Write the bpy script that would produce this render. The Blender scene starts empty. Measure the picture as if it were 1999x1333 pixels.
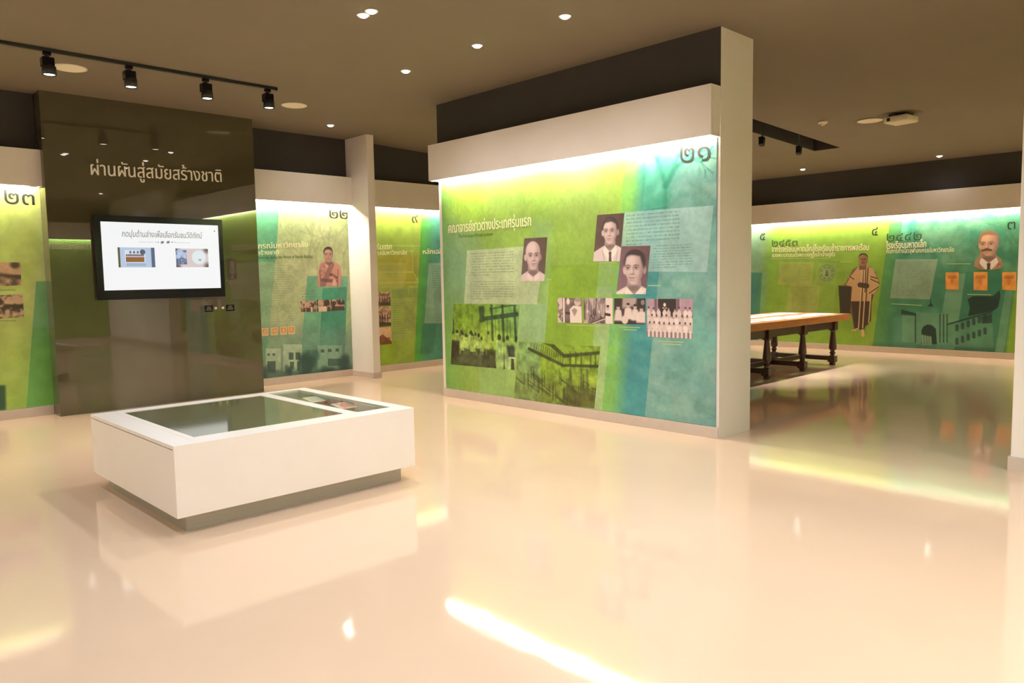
import bpy, bmesh, math, random
import numpy as np
from mathutils import Matrix, Vector

C = bpy.context.scene.collection
SC = bpy.context.scene
rnd = random.Random(5)
nr = np.random.default_rng(5)

# ------------------------------------------------------------------ camera, world, exposure
F_PX, PITCH, ROLL, YAW, EYE = 1486.55, 0.084038, -0.017173, 0.80179, 1.45
cam = bpy.data.cameras.new('camera')
cam.sensor_width = 36.0
cam.lens = F_PX / 1999 * 36.0
cam.clip_start, cam.clip_end = 0.05, 100
co = bpy.data.objects.new('camera', cam)
C.objects.link(co)
fw = Vector((math.cos(YAW)*math.cos(PITCH), math.sin(YAW)*math.cos(PITCH), -math.sin(PITCH)))
r0 = Vector((math.sin(YAW), -math.cos(YAW), 0)); u0 = r0.cross(fw)
rt = math.cos(ROLL)*r0 + math.sin(ROLL)*u0; up = -math.sin(ROLL)*r0 + math.cos(ROLL)*u0
co.matrix_world = Matrix(((rt.x, up.x, -fw.x, 0), (rt.y, up.y, -fw.y, 0), (rt.z, up.z, -fw.z, EYE), (0, 0, 0, 1)))
SC.camera = co
w = bpy.data.worlds.new('world'); SC.world = w; w.use_nodes = True
w.node_tree.nodes['Background'].inputs['Color'].default_value = (0.9, 0.85, 0.75, 1)
w.node_tree.nodes['Background'].inputs['Strength'].default_value = 0.02
vs = SC.view_settings
vs.view_transform = 'Standard'; vs.look = 'None'; vs.gamma = 1; vs.use_curve_mapping = False
vs.exposure = 0.0
SC.cycles.max_bounces = 10; SC.cycles.diffuse_bounces = 6; SC.cycles.glossy_bounces = 5
SC.cycles.transparent_max_bounces = 12
SC.cycles.sample_clamp_indirect = 6.0
SC.cycles.caustics_reflective = False; SC.cycles.caustics_refractive = False

TUBE_L = 230.0                      # radiance of the tubes behind the pelmets
TUBE_C = (1.0, 0.87, 0.69)
SPOT_W = 58.0                       # power of each recessed downlight
SPOT_C = (1.0, 0.93, 0.89)
FILL_COOL = (0.86, 0.93, 1.0)        # cool tint of the unseen downlights added as fill in the hall
CEIL, XW, XWB, YB, YC, YP, XR = 3.53, 5.905, 6.45, 9.99, 9.72, 9.47, 14.2

# ------------------------------------------------------------------ materials
def lin(c):
    return tuple(((v/255)/12.92 if v/255 <= 0.04045 else ((v/255+0.055)/1.055)**2.4) for v in c) + (1,)

def mat(name, col, rough=0.5, var=0.04, scale=6.0, bump=0.0, bscale=200.0, spec=0.5, metal=0.0, ior=1.5, coat=0.0, stretch=None):
    m = bpy.data.materials.new(name); m.use_nodes = True
    nt = m.node_tree; b = nt.nodes['Principled BSDF']
    tc = nt.nodes.new('ShaderNodeTexCoord'); mp = nt.nodes.new('ShaderNodeMapping')
    if stretch: mp.inputs['Scale'].default_value = stretch
    nt.links.new(tc.outputs['Object'], mp.inputs['Vector'])
    n = nt.nodes.new('ShaderNodeTexNoise'); n.inputs['Scale'].default_value = scale; n.inputs['Detail'].default_value = 4
    nt.links.new(mp.outputs[0], n.inputs['Vector'])
    r = nt.nodes.new('ShaderNodeValToRGB')
    c = lin(col)
    r.color_ramp.elements[0].position = 0.3; r.color_ramp.elements[1].position = 0.7
    r.color_ramp.elements[0].color = tuple(max(0, v*(1-var)) for v in c[:3]) + (1,)
    r.color_ramp.elements[1].color = tuple(min(1, v*(1+var)) for v in c[:3]) + (1,)
    nt.links.new(n.outputs['Fac'], r.inputs['Fac']); nt.links.new(r.outputs['Color'], b.inputs['Base Color'])
    b.inputs['Roughness'].default_value = rough; b.inputs['Metallic'].default_value = metal
    b.inputs['Specular IOR Level'].default_value = spec; b.inputs['IOR'].default_value = ior
    b.inputs['Coat Weight'].default_value = coat; b.inputs['Coat Roughness'].default_value = 0.05
    if bump:
        n2 = nt.nodes.new('ShaderNodeTexNoise'); n2.inputs['Scale'].default_value = bscale; n2.inputs['Detail'].default_value = 3
        nt.links.new(tc.outputs['Object'], n2.inputs['Vector'])
        bp = nt.nodes.new('ShaderNodeBump'); bp.inputs['Strength'].default_value = bump; bp.inputs['Distance'].default_value = 0.01
        nt.links.new(n2.outputs['Fac'], bp.inputs['Height']); nt.links.new(bp.outputs['Normal'], b.inputs['Normal'])
    return m

def emat(name, col, strength):
    m = bpy.data.materials.new(name); m.use_nodes = True
    nt = m.node_tree; nt.nodes.remove(nt.nodes['Principled BSDF'])
    e = nt.nodes.new('ShaderNodeEmission'); e.inputs['Color'].default_value = (*col, 1); e.inputs['Strength'].default_value = strength
    nt.links.new(e.outputs[0], nt.nodes['Material Output'].inputs['Surface'])
    return m

def glassmat(name, tint):
    m = bpy.data.materials.new(name); m.use_nodes = True
    nt = m.node_tree; nt.nodes.remove(nt.nodes['Principled BSDF'])
    t = nt.nodes.new('ShaderNodeBsdfTransparent'); t.inputs['Color'].default_value = (*tint, 1)
    g = nt.nodes.new('ShaderNodeBsdfGlossy'); g.inputs['Roughness'].default_value = 0.02
    f = nt.nodes.new('ShaderNodeFresnel'); f.inputs['IOR'].default_value = 1.5
    x = nt.nodes.new('ShaderNodeMixShader')
    ge = nt.nodes.new('ShaderNodeNewGeometry'); mm = nt.nodes.new('ShaderNodeMath'); mm.operation = 'SUBTRACT'; mm.inputs[0].default_value = 1.0
    m2 = nt.nodes.new('ShaderNodeMath'); m2.operation = 'MULTIPLY'
    nt.links.new(ge.outputs['Backfacing'], mm.inputs[1]); nt.links.new(f.outputs[0], m2.inputs[0]); nt.links.new(mm.outputs[0], m2.inputs[1])
    nt.links.new(m2.outputs[0], x.inputs[0]); nt.links.new(t.outputs[0], x.inputs[1]); nt.links.new(g.outputs[0], x.inputs[2])
    nt.links.new(x.outputs[0], nt.nodes['Material Output'].inputs['Surface'])
    return m

M = dict(
    white=mat('white_paint', (238, 232, 226), 0.45, 0.02, 3),
    ceiling=mat('grey_brown_ceiling_paint', (124, 113, 97), 0.85, 0.03, 1.5),
    dark=mat('charcoal_paint', (58, 54, 52), 0.8, 0.05, 3),
    base=mat('satin_aluminium_skirting', (205, 192, 180), 0.38, 0.03, 12, spec=0.5),
    olive=mat('dark_olive_gloss_laminate', (78, 73, 54), 0.006, 0.05, 2, spec=0.5, ior=1.85),
    floor=None,
    black=mat('black_plastic', (16, 13, 24), 0.2, 0.1, 20, spec=0.25),
    blackm=mat('black_metal', (30, 28, 28), 0.45, 0.1, 20),
    offwhite=mat('off_white_plastic', (235, 225, 205), 0.5, 0.02, 20),
    lacquer=mat('white_lacquer', (240, 232, 224), 0.3, 0.015, 4),
    plinth=mat('brushed_metal_plinth', (172, 168, 160), 0.35, 0.05, 3, stretch=(1, 1, 60), metal=0.3),
    darkglass=mat('smoked_glass', (108, 108, 80), 0.06, 0.05, 3, spec=0.5),
    wood=mat('mid_brown_oak', (178, 112, 58), 0.4, 0.18, 5, stretch=(1, 12, 12)),
    dwood=mat('dark_walnut', (62, 38, 28), 0.35, 0.25, 6, stretch=(8, 8, 1)),
    paper=mat('white_paper', (245, 240, 230), 0.6, 0.02, 10),
    glass=glassmat('clear_glass', (0.95, 0.97, 0.95)),
    cream=mat('cream_print', (252, 246, 205), 0.4, 0.01, 10),
    steel=mat('steel_letters', (255, 250, 240), 0.5, 0.03, 20),
    ink=mat('dark_green_ink', (24, 28, 20), 0.5, 0.03, 20),
    green_ink=mat('green_ink', (52, 84, 34), 0.5, 0.03, 20),
    tube=emat('fluorescent_tube', TUBE_C, TUBE_L),
    lens=emat('downlight_lens', (1.0, 0.93, 0.82), 9.0),
    caption=mat('caption_print', (180, 205, 140), 0.5, 0.02, 20),
)

def floor_material():
    m = bpy.data.materials.new('cream_epoxy_floor'); m.use_nodes = True
    nt = m.node_tree; b = nt.nodes['Principled BSDF']
    tc = nt.nodes.new('ShaderNodeTexCoord')
    n = nt.nodes.new('ShaderNodeTexNoise'); n.inputs['Scale'].default_value = 0.6; n.inputs['Detail'].default_value = 5
    r = nt.nodes.new('ShaderNodeValToRGB')
    r.color_ramp.elements[0].position = 0.3; r.color_ramp.elements[1].position = 0.75
    r.color_ramp.elements[0].color = lin((212, 183, 156)); r.color_ramp.elements[1].color = lin((219, 190, 165))
    nt.links.new(tc.outputs['Object'], n.inputs['Vector']); nt.links.new(n.outputs['Fac'], r.inputs['Fac'])
    # a few dark scuffs
    v = nt.nodes.new('ShaderNodeTexNoise'); v.inputs['Scale'].default_value = 9; v.inputs['Detail'].default_value = 2
    nt.links.new(tc.outputs['Object'], v.inputs['Vector'])
    r2 = nt.nodes.new('ShaderNodeValToRGB'); r2.color_ramp.elements[0].position = 0.80; r2.color_ramp.elements[1].position = 0.84
    r2.color_ramp.elements[0].color = (1, 1, 1, 1); r2.color_ramp.elements[1].color = (0.75, 0.7, 0.65, 1)
    nt.links.new(v.outputs['Fac'], r2.inputs['Fac'])
    mx = nt.nodes.new('ShaderNodeMix'); mx.data_type = 'RGBA'; mx.blend_type = 'MULTIPLY'; mx.inputs[0].default_value = 1
    nt.links.new(r.outputs['Color'], mx.inputs[6]); nt.links.new(r2.outputs['Color'], mx.inputs[7])
    nt.links.new(mx.outputs[2], b.inputs['Base Color'])
    b.inputs['Roughness'].default_value = 0.04; b.inputs['IOR'].default_value = 1.5
    n2 = nt.nodes.new('ShaderNodeTexNoise'); n2.inputs['Scale'].default_value = 2.2; n2.inputs['Detail'].default_value = 3
    nt.links.new(tc.outputs['Object'], n2.inputs['Vector'])
    bp = nt.nodes.new('ShaderNodeBump'); bp.inputs['Strength'].default_value = 0.05; bp.inputs['Distance'].default_value = 0.02
    n3 = nt.nodes.new('ShaderNodeTexNoise'); n3.inputs['Scale'].default_value = 260; n3.inputs['Detail'].default_value = 1
    nt.links.new(tc.outputs['Object'], n3.inputs['Vector'])
    bp2 = nt.nodes.new('ShaderNodeBump'); bp2.inputs['Strength'].default_value = 0.02; bp2.inputs['Distance'].default_value = 0.002
    nt.links.new(n2.outputs['Fac'], bp.inputs['Height']); nt.links.new(n3.outputs['Fac'], bp2.inputs['Height'])
    nt.links.new(bp.outputs['Normal'], bp2.inputs['Normal']); nt.links.new(bp2.outputs['Normal'], b.inputs['Normal'])
    return m
M['floor'] = floor_material()

# ------------------------------------------------------------------ mesh helpers
def obj(name, bm, m, parent=None, smooth=False):
    me = bpy.data.meshes.new(name)
    bmesh.ops.recalc_face_normals(bm, faces=bm.faces)
    bm.to_mesh(me); bm.free()
    for mm in (m if isinstance(m, (list, tuple)) else [m]): me.materials.append(mm)
    if smooth:
        for p in me.polygons: p.use_smooth = True
    o = bpy.data.objects.new(name, me); C.objects.link(o)
    if parent is not None:
        o.parent = parent
        o.matrix_parent_inverse = parent.matrix_world.inverted() if parent.type != 'EMPTY' else Matrix.Translation(-parent.location)
    return o

def thing(name, label, cat, loc, group=None):
    o = bpy.data.objects.new(name, None); C.objects.link(o); o.location = loc
    o.empty_display_size = 0.1
    o['label'] = label; o['category'] = cat
    if group: o['group'] = group
    return o

def tag(o, label, cat, group=None):
    o['label'] = label; o['category'] = cat
    if group: o['group'] = group
    return o

def add_box(bm, x0, x1, y0, y1, z0, z1, bevel=0.0):
    v = [bm.verts.new((x, y, z)) for x in (x0, x1) for y in (y0, y1) for z in (z0, z1)]
    fs = [(0, 1, 3, 2), (4, 6, 7, 5), (0, 4, 5, 1), (2, 3, 7, 6), (0, 2, 6, 4), (1, 5, 7, 3)]
    f = [bm.faces.new([v[i] for i in q]) for q in fs]
    if bevel:
        es = list({e for q in f for e in q.edges})
        bmesh.ops.bevel(bm, geom=es, offset=bevel, segments=2, affect='EDGES', profile=0.5)
    return bm

def box(*a, bevel=0.0):
    return add_box(bmesh.new(), *a, bevel=bevel)

def add_lathe(bm, cx, cy, prof, seg=20, axis='z'):
    rings = []
    for r, z in prof:
        rings.append([bm.verts.new((cx + r*math.cos(2*math.pi*k/seg), cy + r*math.sin(2*math.pi*k/seg), z)) for k in range(seg)])
    for a, b in zip(rings, rings[1:]):
        for k in range(seg):
            bm.faces.new((a[k], a[(k+1) % seg], b[(k+1) % seg], b[k]))
    bm.faces.new(rings[0][::-1]); bm.faces.new(rings[-1])
    return bm

def structure(o):
    o['kind'] = 'structure'; return o

# ------------------------------------------------------------------ panel frames: (u right, v up) -> world
FR = {
    '21': lambda u, v, d: (XW - 0.012 - d, 7.30 - u, v),
    '22': lambda u, v, d: (4.0 + u, YB - 0.012 - d, v),
    '9': lambda u, v, d: (6.0 + u, YB - 0.012 - d, v),
    '23': lambda u, v, d: (u, YC - 0.012 - d, v),
    'R': lambda u, v, d: (XR - 0.012 - d, 8.6 - u, v),
    'P': lambda u, v, d: (u, YP - d, v),
    'S': lambda u, v, d: (9.6 - u, -2.4 + 0.012 + d, v),
}

def slab(name, fr, pts, d0, d1, m, parent, bbox=None):
    """a thin plate with outline pts (u,v) on frame fr, between depths d0 (back) and d1 (front), planar UV over bbox"""
    f = FR[fr]; bm = bmesh.new(); uvl = bm.loops.layers.uv.new('UVMap')
    us = [p[0] for p in pts]; vs_ = [p[1] for p in pts]
    b = bbox or (min(us), min(vs_), max(us), max(vs_))
    A = [bm.verts.new(f(u, v, d1)) for u, v in pts]; B = [bm.verts.new(f(u, v, d0)) for u, v in pts]
    n = len(pts); uv = {}
    for q, (u, v) in enumerate(pts):
        t = ((u-b[0])/(b[2]-b[0]), (v-b[1])/(b[3]-b[1])); uv[A[q]] = t; uv[B[q]] = t
    bm.faces.new(A); bm.faces.new(B[::-1])
    for k in range(n): bm.faces.new((A[k], B[k], B[(k+1) % n], A[(k+1) % n]))
    for fc in bm.faces:
        for l in fc.loops: l[uvl].uv = uv[l.vert]
    bm.normal_update()
    if n > 4: bmesh.ops.triangulate(bm, faces=[fc for fc in bm.faces if len(fc.verts) > 4], ngon_method='EAR_CLIP')
    return obj(name, bm, m, parent)

# ------------------------------------------------------------------ lettering (non-zero fill of font outlines, as strips)
_DG = None
def glyph_strips(text, n=40, bold=0.0):
    cu = bpy.data.curves.new('txt', 'FONT'); cu.body = text; cu.size = 1.0
    o = bpy.data.objects.new('txt', cu); C.objects.link(o)
    dg = bpy.context.evaluated_depsgraph_get()
    c2 = o.to_curve(dg); segs = []
    for s in c2.splines:
        pts = []
        if s.type == 'BEZIER':
            bp = s.bezier_points; k = len(bp)
            for i in range(k):
                p0, p1, p2, p3 = bp[i].co, bp[i].handle_right, bp[(i+1) % k].handle_left, bp[(i+1) % k].co
                for t in (0, .25, .5, .75):
                    q = p0*(1-t)**3 + p1*3*t*(1-t)**2 + p2*3*t*t*(1-t) + p3*t**3
                    pts.append((q.x, q.y))
        else:
            pts = [(p.co.x, p.co.y) for p in s.points]
        for i in range(len(pts)):
            a, b = pts[i], pts[(i+1) % len(pts)]
            if abs(a[1]-b[1]) > 1e-9: segs.append((*a, *b))
    o.to_curve_clear(); bpy.data.objects.remove(o); bpy.data.curves.remove(cu)
    S = np.array(segs)
    lo, hi = min(S[:, 1].min(), S[:, 3].min()), max(S[:, 1].max(), S[:, 3].max())
    def spans(y):
        m = (np.minimum(S[:, 1], S[:, 3]) <= y) & (np.maximum(S[:, 1], S[:, 3]) > y)
        T = S[m]
        xs = T[:, 0] + (y-T[:, 1])/(T[:, 3]-T[:, 1])*(T[:, 2]-T[:, 0]); d = np.sign(T[:, 3]-T[:, 1])
        k = np.argsort(xs); out = []; wd = 0
        for i in k:
            if wd == 0: st = xs[i]
            wd += d[i]
            if wd == 0:
                if out and st-bold <= out[-1][1]: out[-1][1] = max(out[-1][1], xs[i]+bold)
                else: out.append([st-bold, xs[i]+bold])
        return out
    Q = []; e = (hi-lo)/n
    for i in range(n):
        y0, y1 = lo+i*e, lo+(i+1)*e
        a, b, c = spans(y0+1e-5*e), spans(y1-1e-5*e), spans((y0+y1)/2)
        if len(a) == len(b) == len(c) and all(abs(p[0]-q[0]) < .12 and abs(p[1]-q[1]) < .12 for p, q in zip(a, b)):
            Q += [(p[0], p[1], q[0], q[1], y0, y1) for p, q in zip(a, b)]
        else:
            Q += [(p[0], p[1], p[0], p[1], y0, y1) for p in c]
    Q = np.array(Q)
    return Q

def lettering(name, text, fr, p0, p1, height, d, m, parent, n=36, bold=0.0, slant=0.0, thick=0.0):
    """text from p0 to p1 (baseline ends, metres on the frame); height = height of a full consonant"""
    Q = glyph_strips(text, n, bold)
    x0, x1 = min(Q[:, 0].min(), Q[:, 2].min()), max(Q[:, 1].max(), Q[:, 3].max())
    L = math.hypot(p1[0]-p0[0], p1[1]-p0[1]); sx = L/(x1-x0); sy = height/0.55
    ex = ((p1[0]-p0[0])/L, (p1[1]-p0[1])/L)
    f = FR[fr]; bm = bmesh.new()
    def P(x, y, dd):
        x = (x-x0)*sx + slant*y*sy; y = y*sy
        return bm.verts.new(f(p0[0]+ex[0]*x, p0[1]+ex[1]*x+y, dd))
    for a0, a1, b0, b1, y0, y1 in Q:
        F = [P(a0, y0, d), P(a1, y0, d), P(b1, y1, d), P(b0, y1, d)]
        bm.faces.new(F)
    if thick:
        g = bmesh.ops.extrude_face_region(bm, geom=list(bm.faces))
    return obj(name, bm, m, parent)
# ------------------------------------------------------------------ a small painter for the flat prints
class Cv:
    def __init__(s, w, h, ppm, col=(200, 200, 200), u0=0.0, v0=0.0):
        s.w, s.h, s.ppm, s.u0, s.v0 = w, h, ppm, u0, v0
        s.nx, s.ny = max(4, int(w*ppm)), max(4, int(h*ppm))
        s.U = (u0 + (np.arange(s.nx)+.5)/s.nx*w)[None, :].astype(np.float32)
        s.V = (v0 + (np.arange(s.ny)+.5)/s.ny*h)[:, None].astype(np.float32)
        s.a = np.empty((s.ny, s.nx, 3), np.float32); s.a[:] = col
    def mix(s, m, col, al=1.0):
        m = (m*al)[..., None]
        s.a = s.a*(1-m) + np.array(col, np.float32)*m
    def mul(s, m, k):
        s.a = s.a*(1 + m[..., None]*(np.array(k, np.float32)-1))
    def poly_mask(s, pts, soft=0.0):
        out = np.zeros((s.ny, s.nx), np.float32); n = len(pts)
        for ox, oy in ((-.25, -.25), (.25, -.25), (-.25, .25), (.25, .25)):
            U = s.U + ox/s.ppm; V = s.V + oy/s.ppm; ins = np.zeros((s.ny, s.nx), bool)
            for i in range(n):
                (x0, y0), (x1, y1) = pts[i], pts[(i+1) % n]
                if y0 == y1: continue
                ins ^= ((y0 > V) != (y1 > V)) & (U < (x1-x0)*(V-y0)/(y1-y0)+x0)
            out += ins*.25
        return s.blur(out, soft) if soft else out
    def poly(s, pts, col, al=1.0, soft=0.0):
        us = [p[0] for p in pts]; vs_ = [p[1] for p in pts]; r = soft*2+3/s.ppm
        w_ = s.win(min(us)-r, max(us)+r, min(vs_)-r, max(vs_)+r)
        if w_ is not None: w_.mix(w_.poly_mask(pts, soft), col, al); s.a[w_.ix] = w_.a
    def ell_mask(s, cx, cy, rx, ry, soft=0.15, rot=0.0):
        c, q = math.cos(rot), math.sin(rot)
        x = (s.U-cx)*c + (s.V-cy)*q; y = -(s.U-cx)*q + (s.V-cy)*c
        d = np.sqrt((x/rx)**2 + (y/ry)**2)
        return np.clip((1-d)/max(soft, 1e-3)+.5, 0, 1)
    def win(s, x0, x1, y0, y1):
        k = s.ppm; i0 = max(0, int((x0-s.u0)*k)-2); i1 = min(s.nx, int((x1-s.u0)*k)+3)
        j0 = max(0, int((y0-s.v0)*k)-2); j1 = min(s.ny, int((y1-s.v0)*k)+3)
        if i1 <= i0 or j1 <= j0: return None
        q = object.__new__(Cv); q.__dict__.update(s.__dict__)
        q.U = s.U[:, i0:i1]; q.V = s.V[j0:j1]; q.a = s.a[j0:j1, i0:i1]; q.nx, q.ny = i1-i0, j1-j0
        q.ix = (slice(j0, j1), slice(i0, i1)); return q
    def ell(s, cx, cy, rx, ry, col, al=1.0, soft=0.15, rot=0.0):
        r = max(rx, ry)*(1+.5*soft); q = s.win(cx-r, cx+r, cy-r, cy+r)
        if q is not None: q.mix(q.ell_mask(cx, cy, rx, ry, soft, rot), col, al); s.a[q.ix] = q.a
    def seg_mask(s, p, q, wd, soft=None):
        dx, dy = q[0]-p[0], q[1]-p[1]; L2 = dx*dx+dy*dy+1e-12
        t = np.clip(((s.U-p[0])*dx + (s.V-p[1])*dy)/L2, 0, 1)
        d = np.sqrt((s.U-p[0]-t*dx)**2 + (s.V-p[1]-t*dy)**2)
        return np.clip((wd/2-d)/(soft or 1/s.ppm)+.5, 0, 1)
    def seg(s, p, q, wd, col, al=1.0, soft=None):
        r = wd/2+(soft or 1/s.ppm); w_ = s.win(min(p[0], q[0])-r, max(p[0], q[0])+r, min(p[1], q[1])-r, max(p[1], q[1])+r)
        if w_ is not None: w_.mix(w_.seg_mask(p, q, wd, soft), col, al); s.a[w_.ix] = w_.a
    def blur(s, m, r):
        k = max(1, int(r*s.ppm)); 
        for _ in range(2):
            for ax in (0, 1):
                p = np.pad(m, [(k, k) if i == ax else (0, 0) for i in range(2)], mode='edge')
                c = np.cumsum(p, ax); c = np.concatenate([np.zeros_like(np.take(c, [0], ax)), c], ax)
                n = m.shape[ax]
                m = (np.take(c, range(2*k+1, 2*k+1+n), ax) - np.take(c, range(0, n), ax))/(2*k+1)
        return m
    def noise(s, fu, fv=None, octv=4):
        fv = fv or fu; out = np.zeros((s.ny, s.nx), np.float32); amp = 1; tot = 0
        for _ in range(octv):
            gx, gy = max(2, int(s.w*fu)+2), max(2, int(s.h*fv)+2)
            g = nr.random((gy, gx)).astype(np.float32)
            x = np.linspace(0, gx-1.001, s.nx); y = np.linspace(0, gy-1.001, s.ny)
            xi, yi = x.astype(int), y.astype(int); fx, fy = x-xi, y-yi
            fx = fx*fx*(3-2*fx); fy = (fy*fy*(3-2*fy))[:, None]
            a = g[yi][:, xi]*(1-fx) + g[yi][:, xi+1]*fx; b = g[yi+1][:, xi]*(1-fx) + g[yi+1][:, xi+1]*fx
            out += amp*(a*(1-fy)+b*fy); tot += amp; amp *= .55; fu *= 2; fv *= 2
        return np.clip((out/tot-.5)*2.2+.5, 0, 1)
    def mottle(s, k=0.12, f=3, fv=None, mask=None):
        n = s.noise(f, fv)
        e = 1 + (n-.5)*2*k*(1 if mask is None else mask)
        s.a *= e[..., None]
    def branch(s, x, y, ang, L, wd, col, al, depth):
        q = (x+math.cos(ang)*L, y+math.sin(ang)*L)
        s.seg((x, y), q, wd, col, al, soft=wd*1.2+.006)
        if depth:
            for k in range(rnd.choice((2, 2, 3))):
                s.branch(*q, ang+rnd.uniform(-.75, .75), L*rnd.uniform(.55, .85), wd*.65, col, al, depth-1)
    def lines(s, u0, u1, v0, v1, n, col=(70, 80, 60), al=0.5, slant=0.0, last=0.6):
        """rows of tiny unreadable body text"""
        st = (v1-v0)/n
        for i in range(n):
            v = v1-(i+.5)*st; e = u1 if i < n-1 else u0+(u1-u0)*last
            sh = slant*(v-v1); q = s.win(u0+sh, e+sh, v-st/2, v+st/2)
            if q is None: continue
            row = np.clip((st*.23-np.abs(q.V-v))*s.ppm+.5, 0, 1)
            inr = ((q.U > u0+sh) & (q.U < e+sh)).astype(np.float32)
            g = nr.random(max(8, int((u1-u0)/.008)))
            word = np.interp((q.U[0]-u0)/.008, np.arange(len(g)), g)
            q.mix(row*inr*np.clip(word*1.6-.15, 0.15, 1)[None, :], col, al); s.a[q.ix] = q.a
    def material(s, name, rough=0.35, emit=0.0):
        im = bpy.data.images.new(name, s.nx, s.ny, alpha=False)
        px = np.ones((s.ny, s.nx, 4), np.float32); px[..., :3] = np.clip(s.a/255, 0, 1)
        im.pixels.foreach_set(px.ravel()); im.update(); im.pack()
        m = bpy.data.materials.new(name); m.use_nodes = True
        nt = m.node_tree; b = nt.nodes['Principled BSDF']
        t = nt.nodes.new('ShaderNodeTexImage'); t.image = im; t.extension = 'EXTEND'
        nt.links.new(t.outputs['Color'], b.inputs['Base Color'])
        b.inputs['Roughness'].default_value = rough
        if emit:
            nt.links.new(t.outputs['Color'], b.inputs['Emission Color']); b.inputs['Emission Strength'].default_value = emit
            b.inputs['Base Color'].default_value = (0.02, 0.02, 0.02, 1); nt.links.remove(b.inputs['Base Color'].links[0])
        return m

def bbox(pts):
    us = [p[0] for p in pts]; v = [p[1] for p in pts]
    return min(us), min(v), max(us), max(v)

def cv_for(pts, ppm, col):
    b = bbox(pts)
    return Cv(b[2]-b[0], b[3]-b[1], ppm, col, b[0], b[1])

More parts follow.
